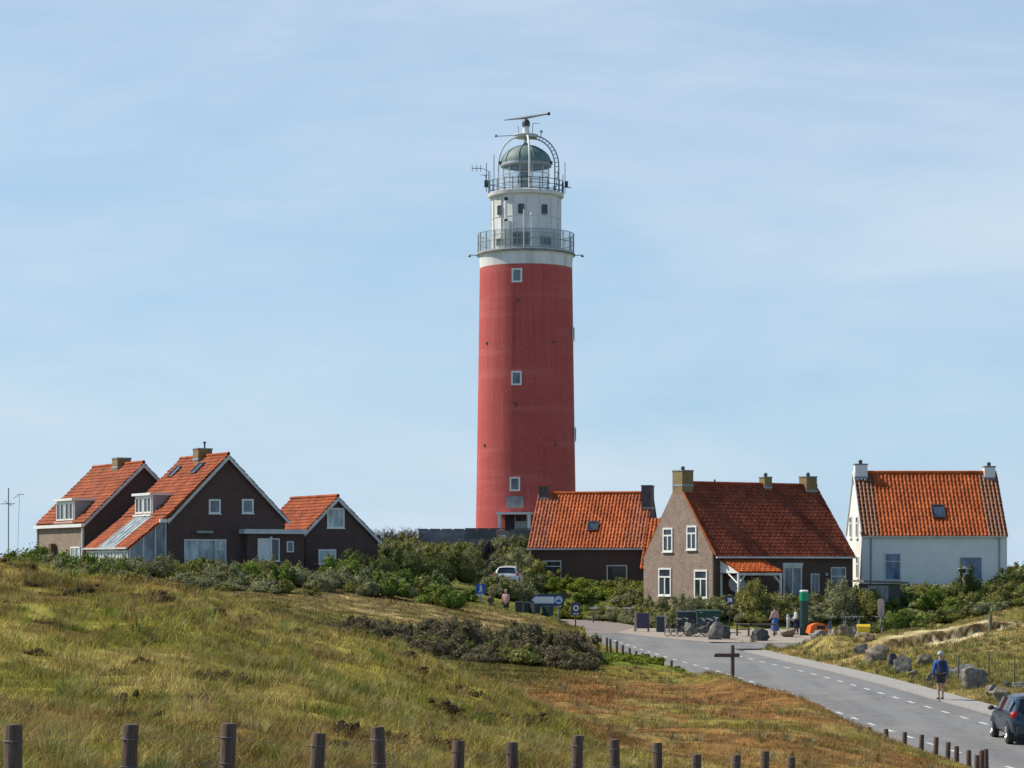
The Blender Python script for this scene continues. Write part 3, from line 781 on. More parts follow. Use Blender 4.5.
def shrub(px, Y, h, rx, kind, label, n=2200, name='shrub', group=None, cat='shrub'):
    col, sz, ex = KINDS[kind]
    v, f, c = leaf_cloud(lump_set(rx, rx * .8, h, 11), int(n * 1.7), sz, col, **ex)
    x = XP(px, Y)
    root = empty(name, (x, Y, H(x, Y) - .05), random.uniform(0, 6), label, cat, group)
    put('crown', fast_mesh('crown', v, f, M_leaf, c), root)
    m = MB()
    for k in range(4):
        a = k * 1.6; m.bar((.05 * math.cos(a), .05 * math.sin(a), -.25), (rx * .4 * math.cos(a), rx * .3 * math.sin(a), h * .55), .045, 6, r2=.015)
    m.build('trunk', M_twig, root); return root
G1 = 'shrubs in front of the left brick houses'
for a in [
 (30, 152, 1.9, 2.6, 'green', 'bright green bush below the tall aerial mast'),
 (78, 153, 1.5, 2.0, 'green', 'green bush in front of the pinkish lit brick wall'),
 (-18, 150, 1.8, 2.6, 'green', 'green bush cut by the left picture edge'),
 (118, 148, 1.2, 1.8, 'greygreen', 'grey bush below the orange lean-to roof'),
 (152, 147, 1.35, 1.7, 'greygreen', 'grey-green mound below the glazed side wall'),
 (188, 148, 1.2, 2.0, 'olive', 'olive mound below the wide ground floor window'),
 (232, 147, 1.15, 1.8, 'greygreen', 'silvery mound right of the wide ground floor window'),
 (290, 148, 1.35, 1.9, 'greygreen', 'silvery mound under the white glazed door'),
 (322, 146, 1.0, 1.5, 'greygreen', 'small silvery mound at the grass edge before the small gable'),
 (255, 151, 1.3, 2.0, 'olive', 'dark olive bush just under the flat roofed link')]:
    shrub(*a, group=G1)
G2 = 'dune bushes below the lighthouse'
for a in [
 (345, 154, 1.9, 2.2, 'green', 'vivid green bush under the right half of the small gable'),
 (372, 158, 2.3, 2.6, 'dark', 'dark green bush right of the small gable house'),
 (408, 162, 2.4, 2.8, 'dark', 'dark rounded bush in the middle of the dune'),
 (442, 166, 2.5, 2.4, 'dark', 'darkest bush beside the foot of the stair'),
 (394, 156, 1.4, 1.8, 'green', 'fresh green bush in front of the dark rounded ones'),
 (431, 158, 1.35, 1.5, 'flower', 'white flowering elder bush below the dark bushes'),
 (345, 166, 1.8, 2.6, 'olive', 'olive crest bush behind the vivid green one'),
 (462, 190, 1.8, 2.0, 'olive', 'olive bush against the grey parapet wall'),
 (514, 182, 2.3, 1.7, 'greygreen', 'silvery bush beside the corner of the low brown house'),
 (504, 181, 1.8, 1.3, 'greygreen', 'silvery bush behind the white car'),
 (448, 170, 1.3, 1.9, 'greygreen', 'low silvery bush left of the blue sign'),
 (469, 158.5, .75, .8, 'green', 'low green bush left of the person at the blue sign')]:
    shrub(*a, group=G2)
for a in [
 (752, 158.2, 2.35, 1.7, 'olive', 'rounded olive shrub in front of the tiled porch'),
 (690, 158.6, 1.7, 1.6, 'greygreen', 'silvery shrub under the brick gable windows'),
 (838, 158, 2.1, 1.6, 'greygreen', 'silvery shrub below the rightmost window of the brick house'),
 (868, 157.6, 1.7, 1.5, 'olive', 'olive shrub before the low shed'),
 (930, 157, 1.35, 1.7, 'green', 'green shrub before the white wall'),
 (1005, 158.6, 1.6, 1.6, 'dark', 'dark shrub at the corner of the white house'),
 (897, 148.5, 1.5, 1.4, 'green', 'green bush beside the pinkish marker post'),
 (1012, 151, 1.3, 1.9, 'olive', 'olive bush behind the timber post on the sandy field')]:
    shrub(*a, group='garden shrubs of the right houses')
shrub(590, 110, .75, 1.0, 'olive', 'pale olive tuft between brown scrub and roadside posts', 1400)
# bare shrubs on the skyline left of the parapet wall
def bare_tree(px, Y, h, label):
    x = XP(px, Y); root = empty('bare_tree', (x, Y, H(x, Y)), 0, label, 'tree', 'bare trees on the skyline')
    m = MB(); m.bar((0, 0, -.2), (.1, 0, h * .5), .08, 6, r2=.05); m.build('trunk', M_twig, root)
    t = MB()
    for k in range(70):
        a = RNG.uniform(0, 6.28); p0 = Vector((.1 * k / 70, 0, h * RNG.uniform(.2, .5)))
        p1 = p0 + Vector((math.cos(a) * RNG.uniform(.4, 1.5), math.sin(a) * 1.0, RNG.uniform(.5, h * .5)))
        t.bar(p0, p1, .03, 4, r2=.012)
        for j in range(3):
            q = p0.lerp(p1, RNG.uniform(.4, .9)); t.bar(q, q + Vector((RNG.normal(0, .35), RNG.normal(0, .35), RNG.uniform(.2, .6))), .018, 4, r2=.008)
    t.build('crown', M_twig, root)
bare_tree(384, 200, 2.6, 'thin bare tree on the skyline right of the small gable')
bare_tree(396, 204, 2.3, 'thin bare tree on the skyline halfway to the parapet wall')
bare_tree(410, 202, 2.4, 'bare tree close to the left end of the parapet wall')

# marram tussocks and seed stalks standing out of the hill grass
def tussocks(name, X, Y, h, blades, r, label, col, wid=.007):
    n = len(X); B = blades; base = np.array(col)[None] * np.exp(RNG.normal(0, .18, n))[:, None] * (1 + RNG.normal(0, .07, (n, 3)))
    X, Y, hh = np.repeat(X, B), np.repeat(Y, B), np.repeat(h * RNG.uniform(.7, 1.3, n), B) * RNG.uniform(.6, 1.15, n * B)
    a = RNG.uniform(0, 2 * np.pi, n * B); q = np.sqrt(RNG.random(n * B)) * r
    bx, by = X + np.cos(a) * q, Y + np.sin(a) * q; bz = Hs(bx, by) - .03
    out = RNG.uniform(.2, 1.0, n * B) * hh * .85; dx, dy = np.cos(a) * out + .15 * hh, np.sin(a) * out
    fa = a + np.pi / 2; ww = np.maximum(wid, .00022 * by); wx, wy = np.cos(fa) * ww * .5, np.sin(fa) * ww * .5
    P = np.empty((n * B, 5, 3)); up = np.sqrt(np.clip(1 - (out / hh) ** 2 * .75, .12, 1)) * hh
    P[:, 0] = np.stack([bx - wx, by - wy, bz], 1); P[:, 1] = np.stack([bx + wx, by + wy, bz], 1)
    P[:, 2] = np.stack([bx + dx * .4 - wx * .8, by + dy * .4 - wy * .8, bz + up * .75], 1); P[:, 3] = np.stack([bx + dx * .4 + wx * .8, by + dy * .4 + wy * .8, bz + up * .75], 1)
    P[:, 4] = np.stack([bx + dx, by + dy, bz + up], 1)
    o = (np.arange(n * B) * 5)[:, None]; Fc = np.concatenate([o + [0, 1, 3], o + [0, 3, 2], o + [2, 3, 4]], 0)
    cb = np.repeat(base, B, 0) * np.exp(RNG.normal(0, .25, n * B))[:, None]
    me = fast_mesh(name, P.reshape(-1, 3), Fc, M_blade, np.clip(np.repeat(cb[:, None], 5, 1).reshape(-1, 3), .004, .7))
    return tag(put(name, me), label, 'grass', kind='stuff')
X, Y = scatter(1500, -100, 820, 14, 62, lambda p, x, y: hillmask(p, x, y) & (fbm(x / 3, y / 4, 53) > .47))
tussocks('marram_tussocks', X, Y, .23, 55, .13, 'straw coloured marram tussocks scattered over the grass hill', (.30, .255, .10))
X, Y = scatter(700, -100, 760, 14, 58, lambda p, x, y: hillmask(p, x, y) & (fbm(x / 2.5, y / 3, 57) > .5))
tussocks('green_tussocks', X, Y, .2, 50, .12, 'fresh green grass tussocks scattered over the grass hill', (.15, .19, .035))
X, Y = scatter(1100, 740, 1110, 82, 150, lambda p, x, y: off_paving(p, x, y) & (x > 12))
tussocks('verge_tussocks', X, Y, .28, 40, .2, 'taller grass tussocks between the boulders and the sandy bank', (.26, .24, .09))
X, Y = scatter(450, 420, 1000, 20, 104, lambda p, x, y: ~hillmask(p, x, y) & off_paving(p, x, y) & ((x < 10.5) | (y < 56)))
tussocks('heath_tussocks', X, Y, .2, 36, .16, 'pale grass tussocks in the red heath', (.27, .22, .10))
# ------------------------------------------------------------------ building helpers (all in the house's own frame)
VX, VY, VZ = Vector((1, 0, 0)), Vector((0, 1, 0)), Vector((0, 0, 1))
def window(root, c, r, n, wd, ht, kind='plain', frame=M_white, pane=M_glass, fw=.08, name='window', label=None, sill=True, up=VZ):
    c, r, n = Vector(c), Vector(r).normalized(), Vector(n).normalized(); R = (r, n, up)
    m = MB()
    for s in (-1, 1):
        m.box(c + r * s * (wd / 2 - fw / 2) + n * .035, (fw, .07, ht), R)
        m.box(c + up * s * (ht / 2 - fw / 2) + n * .035, (wd - 2 * fw, .07, fw), R)
    if kind in ('cross', 'transom', 'tee'):
        tz = ht * (.18 if kind != 'transom' else .2)
        m.box(c + up * tz + n * .037, (wd - 2 * fw, .066, fw * .9), R)
        if kind == 'cross': m.box(c + up * (tz - ht / 2 + fw) / 2 * 1.0 + n * .036, (fw * .9, .06, tz + ht / 2 - fw * 1.6), R)
    if kind == 'double': m.box(c + n * .036, (fw, .06, ht - 2 * fw), R)
    if kind == 'side': m.box(c + r * wd * .25 + n * .036, (fw, .06, ht - 2 * fw), R); m.box(c + r * wd * .375 + up * ht * .12 + n * .034, (wd * .25 - fw * 1.2, .055, fw), R)
    if sill: m.box(c - up * (ht / 2 + .03) + n * .06, (wd + .12, .14, .05), R)
    o = m.build(name, frame, root)
    if label: o['label'] = label
    p = MB(); p.box(c + n * .012, (wd - 2 * fw + .01, .016, ht - 2 * fw + .01), R); p.build('pane', pane, o)
    return o

def tiles(root, e0, e1, r1, r0, mat, tw=.26, tl=.34, name='roof', old=None, oldcols=4, thick=.07, wave=.035, step=.03, sag=.03):
    """a slope of tiles: waves across, steps down; e0-e1 eave, r0-r1 ridge"""
    e0, e1, r0, r1 = map(Vector, (e0, e1, r0, r1))
    nrm = (e1 - e0).cross(r0 - e0).normalized()
    if nrm.z < 0: nrm = -nrm
    wd = ((e1 - e0).length + (r1 - r0).length) / 2; ln = (r0 - e0).length
    nc = max(2, round(wd / tw)); nr_ = max(2, round(ln / tl)); k = 5
    prof = [0, .9, .95, .35, -.35]
    vs, fs, mi, uvs = [], [], [], []
    ncol = nc * k + 1
    for j in range(nr_):
        for t, up in ((j / nr_, step), ((j + 1) / nr_, 0)):
            for i in range(ncol):
                a = i / (nc * k)
                p = (e0.lerp(e1, a)).lerp(r0.lerp(r1, a), t)
                dz = sag * math.sin(a * math.pi) * math.sin(t * math.pi) + .012 * math.sin(i * .7 + j * 2.1)
                vs.append(p + nrm * (up + wave * prof[i % k] - dz))
    for j in range(nr_):
        for i in range(ncol - 1):
            a = (2 * j) * ncol + i; b_ = (2 * j + 1) * ncol + i
            fs.append((a, a + 1, b_ + 1, b_)); col = i // k
            mi.append(1 if old is not None and (col < oldcols or col >= nc - oldcols) else 0)
            u0, u1 = i / k, (i + 1) / k; uvs += [(u0, j), (u1, j), (u1, j + .999), (u0, j + .999)]
            if j < nr_ - 1:
                d = (2 * j + 2) * ncol + i; fs.append((b_, b_ + 1, d + 1, d)); mi.append(mi[-1]); uvs += [(u0, j + .99), (u1, j + .99), (u1, j + .995), (u0, j + .995)]
    o = len(vs); q = [e0, e1, r1, r0]
    vs += [p - nrm * .05 for p in q] + [p - nrm * (.05 + thick) for p in q]
    for f in [(0, 1, 2, 3), (7, 6, 5, 4), (0, 4, 5, 1), (1, 5, 6, 2), (2, 6, 7, 3), (3, 7, 4, 0)]:
        fs.append(tuple(x + o for x in f)); mi.append(0); uvs += [(.5, .5)] * 4
    me = bpy.data.meshes.new(name); me.from_pydata([tuple(v) for v in vs], [], fs)
    me.materials.append(mat)
    if old is not None: me.materials.append(old)
    me.polygons.foreach_set('material_index', mi)
    ul = me.uv_layers.new(name='UVMap'); ul.data.foreach_set('uv', np.array(uvs, np.float32).ravel())
    me.polygons.foreach_set('use_smooth', [True] * len(fs)); me.set_sharp_from_angle(angle=rad(50))
    return put(name, me, root)

def chimney(root, c, sx, sy, z0, z1, mat, cap=M_concrete, pot=M_dark, name='chimney', cowl=True, bent=None):
    m = MB(); m.box((c[0], c[1], (z0 + z1) / 2), (sx, sy, z1 - z0)); ch = m.build(name, mat, root)
    k = MB(); k.box((c[0], c[1], z1 + .04), (sx + .07, sy + .07, .08)); k.build('cap', cap, ch)
    f = MB(); f.box((c[0], c[1], z0 + .12 + (z1 - z0) * .28), (sx + .06, sy + .06, .14)); f.build('flashing', M_lead, ch)
    if cowl:
        p = MB(); p.bar((c[0], c[1], z1 + .08), (c[0], c[1], z1 + .26), .13, 10); p.bar((c[0], c[1], z1 + .26), (c[0], c[1], z1 + .36), .17, 10, r2=.06); p.build('chimney_pot', pot, ch)
    return ch

def skylight(root, c, r, up, n, wd, ht):
    return window(root, Vector(c) + Vector(n) * .05, r, n, wd, ht, 'plain', M_dark, M_vane, .07, 'skylight', sill=False, up=Vector(up).normalized())

def gable_body(root, W, L, ze0, ze1, zr, vr, zb, axis, mat, name='wall', recess=.02):
    """walls as one closed gabled body; u runs along the ridge, v across it (ridge at v=vr)"""
    def P(u, v, z): return (u, v, z) if axis == 'x' else (v, u, z)
    sec = [(0, zb), (W, zb), (W, ze1 - recess), (vr, zr - recess), (0, ze0 - recess)]
    m = MB(); m.prism([P(0, v, z) for v, z in sec], Vector(P(L, 0, 0))); return m.build(name, mat, root)

# ------------------------------------------------------------------ brick house with the porch
px0, Y0 = 714, 163.0
phi = rad(32)
def house_root(px, Y, z, ang, name, label): return empty(name, (XP(px, Y), Y, z), ang, label, 'house')
h = house_root(714, 163, 2.6, phi, 'brick_house', 'brown brick house with dark red roof, three chimneys and a tiled porch')
W, L = 8.12, 12.2; ze0, ze1, zr, vr = 3.2, 2.9, 7.97, 4.06
gable_body(h, W, L, ze0, ze1, zr, vr, -1.5, 'x', M_brick)
m = MB()     # thin sheet over the gable, same brick with sunlight put into its colour
m.prism([(-.12, -.004, -1.5), (-.12, W + .004, -1.5), (-.12, W + .004, ze1 + .02), (-.12, vr, zr + .16), (-.12, -.004, ze0 + .02)], (.14, 0, 0)); m.build('gable', M_bricklit, h)
sl0 = (zr - ze0) / vr; sl1 = (zr - ze1) / (W - vr)
tiles(h, (.02, -.3, ze0 - .3 * sl0 + .1), (L + .05, -.3, ze0 - .3 * sl0 + .1), (L + .05, vr, zr + .1), (.02, vr, zr + .1), M_tilebrown, .24, .32)
tiles(h, (L + .05, W + .3, ze1 - .3 * sl1 + .1), (.02, W + .3, ze1 - .3 * sl1 + .1), (.02, vr, zr + .1), (L + .05, vr, zr + .1), M_tilebrown, .24, .32)
m = MB(); m.tube([(0, vr, zr + .16), (L + .05, vr, zr + .16)], .12, 8); m.build('ridge_cap', M_tilebrown, h)
m = MB()     # tiled verge on the gable edges
m.tube([(-.05, -.25, ze0 - .25 * sl0 + .17), (-.05, vr, zr + .17)], .07, 6); m.tube([(-.05, W + .2, ze1 - .2 * sl1 + .17), (-.05, vr, zr + .17)], .07, 6); m.build('verge', M_tile, h)
m = MB(); m.box((L / 2, -.36, ze0 - .28), (L + .1, .14, .12)); m.build('gutter', M_whitedim, h)
chimney(h, (.35, vr), .95, 1.15, zr - .6, zr + .93, M_lichen)
chimney(h, (7.6, vr), .66, .62, zr - .5, zr + .62, M_lichen)
chimney(h, (L - .75, vr), .95, .85, zr - .8, zr + .72, M_lichen)
m = MB(); m.tube([(3.1, vr, zr + .1), (3.1, vr, zr + .42)], .06, 8); m.build('vent_pipe', M_dark, h)
nG, rG = (-1, 0, 0), (0, -1, 0)
for v, z in ((2.35, 4.27), (5.15, 4.15)): window(h, (-.12, v, z), rG, nG, 1.15, 1.68, 'cross', fw=.12)
for v, z in ((1.3, 1.1), (5.5, 1.22)): window(h, (-.12, v, z), rG, nG, 1.5, 1.95, 'cross', fw=.12)
nF = (0, -1, 0)
d = window(h, (6.75, 0, 1.0), VX, nF, 1.65, 2.6, 'double', M_whitedim, M_greygl, .12, 'door'); d['label'] = 'wide white framed glass door under a pale header'
m = MB(); m.box((6.75, -.05, 2.42), (1.75, .12, .26)); m.build('door_header', M_whitedim, h)
window(h, (8.75, 0, 1.05), VX, nF, .75, 1.5, 'plain', M_whitedim, M_greygl)
window(h, (10.85, 0, 1.25), VX, nF, 1.35, 2.0, 'tee', M_whitedim, M_greygl)
m = MB(); m.box((9.75, -.08, 1.75), (.14, .14, .2)); m.build('wall_lamp', M_whitedim, h)
# porch: lean-to tiled roof on white posts
dp = 2.1; zt, zl = 2.86, 1.95
tiles(h, (.55, -dp, zl), (4.3, -dp, zl), (4.2, -.02, zt), (.45, -.02, zt), M_tile, .25, .33, 'porch_roof')
m = MB(); m.prism([(.5, -dp + .05, zl - .1), (.5, -.02, zl - .1), (.5, -.02, zt - .05)], (.06, 0, 0)); m.build('porch_gable_board', M_white, h)
m = MB(); m.box((2.4, -dp + .1, zl - .17), (3.7, .12, .16)); m.build('porch_beam', M_whitedim, h)
for u in (.55, 4.15):
    m = MB(); m.box((u, -dp + .1, .2), (.13, .13, 3.2)); m.bar((u, -dp + .1, 1.1), (u + (.55 if u < 2 else -.55), -dp + .1, zl - .22), .05, 6)
    m.bar((u, -dp + .1, 1.1), (u, -.9, zl - .15), .05, 6); m.build('porch_post', M_white, h)
m = MB(); m.box((.55, -.1, .2), (.1, .1, 3.2)); m.build('porch_post', M_white, h)
root = empty('satellite_dish', h.matrix_basis @ Vector((1.15, -.9, -.3)), phi, 'grey satellite dish standing under the porch end', 'dish')
m = MB(); m.lathe([(0, 0), (.3, .03), (.55, .12), (.62, .19), (.55, .15), (.3, .07), (0, .05)], 20, cap=False)
dish = m.build('reflector', M_grey, root); dish.rotation_euler = (rad(72), 0, rad(-20)); dish.location = (0, -.1, 1.35)
m = MB(); m.bar((0, 0, -.6), (0, 0, 1.35), .04); m.build('stand', M_dark, root)
m = MB(); m.bar((0, -.1, 1.2), (0, -.6, 1.1), .015); m.box((0, -.62, 1.12), (.09, .12, .09)); m.build('receiver', M_dark, root)

# ------------------------------------------------------------------ white house
h = house_root(862, 172, 3.07, 0, 'white_house', 'whitewashed house with bright orange tiled roof and white end chimneys')
h.scale = (1.075,) * 3
W, L = 7.2, 9.67; ze, zr, vr = 3.8, 7.95, 3.6
gable_body(h, W, L, ze, ze, zr, vr, -1.5, 'x', M_whitebrick)
sl = (zr - ze) / vr
tiles(h, (-.05, -.14, ze - .14 * sl + .1), (L + .05, -.14, ze - .14 * sl + .1), (L + .05, vr, zr + .1), (-.05, vr, zr + .1), M_tile, .255, .36, old=M_tileold, oldcols=5, wave=.06, step=.022)
tiles(h, (L + .05, W + .14, ze - .14 * sl + .1), (.03, W + .14, ze - .14 * sl + .1), (.03, vr, zr + .1), (L + .05, vr, zr + .1), M_tile, .255, .36, old=M_tileold, oldcols=5)
m = MB(); m.tube([(0, vr, zr + .16), (L, vr, zr + .16)], .12, 8); m.build('ridge_cap', M_tile, h)
m = MB()
for v, s in ((-.02, 1), (W + .02, -1)): m.tube([(-.06, v, ze + .06), (-.06, vr, zr + .2)], .06, 6)
m.build('verge', M_white, h)
chimney(h, (.42, vr), .84, .84, zr - .7, zr + .66, M_whitebrick)
chimney(h, (L - .5, vr), .74, .74, zr - .7, zr + .5, M_whitebrick)
m = MB(); m.box((L / 2, -.2, ze - .12), (L + .05, .11, .1)); m.build('gutter', M_whitedim, h)
for u in (.6, 9.15):
    m = MB(); m.bar((u, -.06, -1), (u, -.06, ze - .2), .05); m.build('downpipe', M_grey, h)
window(h, (2.05, 0, 1.68), VX, nF, 1.05, 1.8, 'transom', M_whitedim, M_bluegl, .06)
window(h, (7.25, 0, 1.55), VX, nF, 1.42, 1.5, 'plain', M_grey, M_bluegl, .05)
for v, z in ((2.1, 4.35), (5.1, 4.4), (1.9, 1.6)): window(h, (0, v, z), rG, nG, .95, 1.5, 'cross', fw=.1)
nR = Vector((0, -sl, 1)).normalized(); nR = Vector((0, -math.sin(math.atan(sl)), math.cos(math.atan(sl)))); uR = Vector((0, math.cos(math.atan(sl)), math.sin(math.atan(sl))))
skylight(h, Vector((5.3, 0, 0)) + Vector((0, 1.25, ze + 1.25 * sl + .12)), VX, uR, nR, .88, 1.15)

# ------------------------------------------------------------------ low brown house with catslide wing
phi3 = rad(-13)
M_sooty = plain('sooty_brick', (.10, .092, .09), .85, .3, 3)
h = house_root(529, 185, 3.8, phi3, 'low_brown_house', 'low dark brick house with orange pantile roof in front of the lighthouse')
W, L = 7.6, 9.0; ze, zr, vr = 2.58, 6.68, 3.8; sl = (zr - ze) / vr
gable_body(h, W, L, ze, ze, zr, vr, -1.5, 'x', M_brickred)
tiles(h, (-.1, -.16, ze - .16 * sl + .1), (L + .05, -.16, ze - .16 * sl + .1), (L + .05, vr, zr + .1), (-.1, vr, zr + .1), M_tile, .27, .36, old=M_tilemoss, oldcols=6, wave=.06, step=.022)
tiles(h, (L + .05, W + .16, ze - .16 * sl + .1), (-.1, W + .16, ze - .16 * sl + .1), (-.1, vr, zr + .1), (L + .05, vr, zr + .1), M_tile, .27, .36, wave=.045)
m = MB(); m.tube([(0, vr, zr + .16), (L, vr, zr + .16)], .12, 8); m.build('ridge_cap', M_tile, h)
m = MB(); m.box((L / 2 - .1, -.24, ze - .16), (L + .2, .12, .13)); m.build('gutter', M_whitedim, h)
m = MB(); m.bar((.12, -.08, -1), (.12, -.08, ze - .2), .045); m.build('downpipe', M_whitedim, h)
chimney(h, (.38, vr), .7, .8, zr - .7, zr + .6, M_sooty, M_sooty, cowl=False)
chimney(h, (L - .3, vr - .5), .75, 1.5, zr - 1.9, zr + .62, M_sooty, M_sooty, cowl=False)
window(h, (1.85, 0, .8), VX, nF, 1.42, 1.5, 'transom', M_whitedim, M_glass, .09)
window(h, (6.9, 0, .55), VX, nF, 1.6, 1.3, 'plain', M_whitedim, M_glass, .09)
uR = Vector((0, math.cos(math.atan(sl)), math.sin(math.atan(sl)))); nR = Vector((0, -uR.z, uR.y))
skylight(h, (4.75, 1.35, ze + 1.35 * sl + .14), VX, uR, nR, .85, .95)
# wing continuing the slope further down
m = MB(); m.prism([(L + .02, -1.3, -1.5), (L + .02, 2.0, -1.5), (L + .02, 2.0, ze + 1.95 * sl - .1), (L + .02, -1.3, ze - 1.35 * sl - .1)], (3.2, 0, 0)); m.build('wing_wall', M_brickred, h)
tiles(h, (L - .06, -1.55, ze - 1.55 * sl + .06), (L + 3.3, -1.55, ze - 1.55 * sl + .06), (L + 3.3, 2.0, ze + 2.0 * sl + .06), (L - .06, 2.0, ze + 2.0 * sl + .06), M_tile, .27, .36, 'wing_roof', wave=.06, step=.022)

# ------------------------------------------------------------------ the left houses: gables towards the camera
phiL = rad(29.4)
def leftgable(px, Y, W, L, ze0, ze1, zr, vr, zb, name, label, tm=M_tileleft, ov=.28, ovl=None):
    ovl = ov if ovl is None else ovl
    h = house_root(px, Y, zb, phiL, name, label)
    z0, z1, zz = ze0 - zb, ze1 - zb, zr - zb
    gable_body(h, W, L, z0, z1, zz, vr, -2, 'y', M_brickred)
    s0 = (zz - z0) / vr; s1 = (zz - z1) / (W - vr)
    # left slope, right slope (ridge runs along local y)
    tiles(h, (-ovl, L + .1, z0 - ovl * s0 + .08), (-ovl, -.22, z0 - ovl * s0 + .08), (vr, -.22, zz + .08), (vr, L + .1, zz + .08), tm, .25, .33, step=.05)
    tiles(h, (W + ov, -.22, z1 - ov * s1 + .08), (W + ov, L + .1, z1 - ov * s1 + .08), (vr, L + .1, zz + .08), (vr, -.22, zz + .08), tm, .25, .33)
    m = MB(); m.tube([(vr, -.22, zz + .14), (vr, L + .1, zz + .14)], .11, 8); m.build('ridge_cap', tm, h)
    for a, b_, e, s in ((-ovl, vr, z0, s0), (W + ov, vr, z1, s1)):
        ee = e - ov * s
        m = MB(); m.prism([(a, -.27, ee - .22), (a, -.27, ee + .02), (b_, -.27, zz + .03), (b_, -.27, zz - .24)], (0, .05, 0)); m.build('bargeboard', M_whitedim, h)
    return h, z0, z1, zz, s0, s1
def tpx(px, X, Y):   # distance along a gable front for a column of the photograph
    a = (px - 512) / F; return (a * Y - X) / (math.cos(phiL) - a * math.sin(phiL))
def dormer(h, u0, u1, v0, zb, zt, s0, z0, nwin=2):
    """box dormer with windows on the left slope; cheek towards the camera"""
    vend = (zt - z0) / s0 + .1
    d = MB(); d.prism([(v0, u0, zb), (v0, u0, zt), (vend, u0, zt)], (0, u1 - u0, 0)); o = d.build('dormer', M_grey, h)
    r = MB(); r.box(((v0 + vend) / 2 - .08, (u0 + u1) / 2, zt + .07), (vend - v0 + .4, u1 - u0 + .3, .16)); r.build('dormer_roof', M_white, o)
    f = MB(); f.box((v0 - .02, (u0 + u1) / 2, (zb + zt) / 2), (.05, u1 - u0 + .05, zt - zb)); f.build('dormer_front', M_white, o)
    wd = (u1 - u0) / nwin
    for k in range(nwin):
        c = (v0 - .045, u0 + wd * (k + .5), (zb + zt) / 2 + .02); window(o, c, (0, -1, 0), (-1, 0, 0), wd - .18, (zt - zb) * .78, 'double', M_white, M_glass, .1, sill=False)
    s = MB(); s.box((v0 - .1, (u0 + u1) / 2, zb + .03), (.25, u1 - u0 + .2, .1)); s.build('dormer_sill', M_white, o)
    return o

X2, Y2 = XP(167, 155), 155
h, z0, z1, zz, s0, s1 = leftgable(167, 155, 8.3, 8.2, 8.15, 8.1, 12.15, 4.2, 4.8, 'gabled_brick_house', 'dark brick gable house with orange catslide roof and glazed lean-to', ovl=.0)
house2 = h
nL, rL = (-1, 0, 0), (0, -1, 0)
for p, w_, ht, zc in ((214.5, .82, .95, 8.82), (247.5, .82, .95, 8.86)): window(h, (tpx(p, X2, Y2), 0, zc - 4.8), VX, nF, w_, ht, 'plain', M_white, M_greygl, .11)
t0, t1 = tpx(184, X2, Y2), tpx(226, X2, Y2)
window(h, ((t0 + t1) / 2, 0, 1.0), VX, nF, t1 - t0, 1.75, 'side', M_whitedim, M_pale, .11)
m = MB(); m.box((tpx(204, X2, Y2), -.12, 2.35), (1.1, .22, .16)); m.build('awning_case', M_grey, h)
chimney(h, (4.2, 4.3), 1.0, .95, zz - .5, zz + .58, M_lichen, cowl=False)
m = MB(); m.bar((4.35, 4.3, zz + .6), (4.35, 4.3, zz + 1.05), .06); m.bar((4.35, 4.3, zz + 1.0), (4.35, 4.3, zz + 1.12), .11); m.build('flue', M_dark, h)
aL = math.atan(s0); uL = Vector((math.cos(aL), 0, math.sin(aL))); nLs = Vector((-math.sin(aL), 0, math.cos(aL)))
for u, v in ((6.7, 3.2), (2.9, 3.3)): skylight(h, (v, u, z0 + v * s0 + .1), (0, -1, 0), uL, nLs, .95, 1.05)
dormer(h, 2.9, 6.0, .15, z0 + .1, z0 + 1.45, s0, z0)
# lean-to: roof of tiles, a strip of glass, tiles again
wL = 2.55; zlow = 6.12 - 4.8; sL = (z0 - .03 - zlow) / wL
def lean(v, zoff=0): return z0 - .03 + v * sL + zoff
for u0, u1 in ((-.05, 2.5), (5.6, 8.25)):
    tiles(h, (-wL - .2, u1, lean(-wL - .2, .1)), (-wL - .2, u0, lean(-wL - .2, .1)), (-.02, u0, lean(-.02, .1)), (-.02, u1, lean(-.02, .1)), M_tileleft, .25, .33, 'lean_to_roof')
m = MB(); m.prism([(-wL - .15, 2.52, lean(-wL - .15)), (-.02, 2.52, lean(-.02)), (-.02, 2.52, lean(-.02, .08)), (-wL - .15, 2.52, lean(-wL - .15, .08))], (0, 3.06, 0))
gr = m.build('glass_roof', M_pale, h)
m = MB()
for k in range(5): m.bar((-wL - .15, 2.55 + k * .75, lean(-wL - .15, .11)), (-.02, 2.55 + k * .75, lean(-.02, .11)), .05, 6)
m.build('glazing_bars', M_white, gr)
m = MB()
m.prism([(-wL, .12, -2), (-.01, .12, -2), (-.01, .12, lean(-.01) - .02), (-wL, .12, lean(-wL) - .02)], (0, .05, 0)); gw = m.build('glazed_end_wall', M_greygl, h)
m = MB()
for v in (-wL + .05, -wL * .62, -wL * .3, -.06): m.box((v, .09, (lean(v) - 2) / 2 - .05), (.09, .06, lean(v) + 2), None)
m.bar((-wL, .09, lean(-wL) - .05), (-.02, .09, lean(-.02) - .05), .05, 6); m.build('glazing_bars', M_whitedim, gw)
m = MB(); m.box((-wL + .04, 4.1, (zlow - 2) / 2 - .05), (.06, 7.95, zlow + 1.9)); fw_ = m.build('glazed_side_wall', M_white, h)
for k in range(6): window(fw_, (-wL + .005, .75 + k * 1.34, zlow - .72), rL, nL, 1.15, 1.05, 'double', M_white, M_pale, .09, sill=False)
m = MB(); m.box((-wL - .22, 4.1, zlow - .04), (.12, 8.3, .1)); m.build('gutter', M_whitedim, h)
m = MB(); m.box((-.32, -.2, z0 - .3), (.5, .16, .22)); m.build('eave_end', M_white, h)

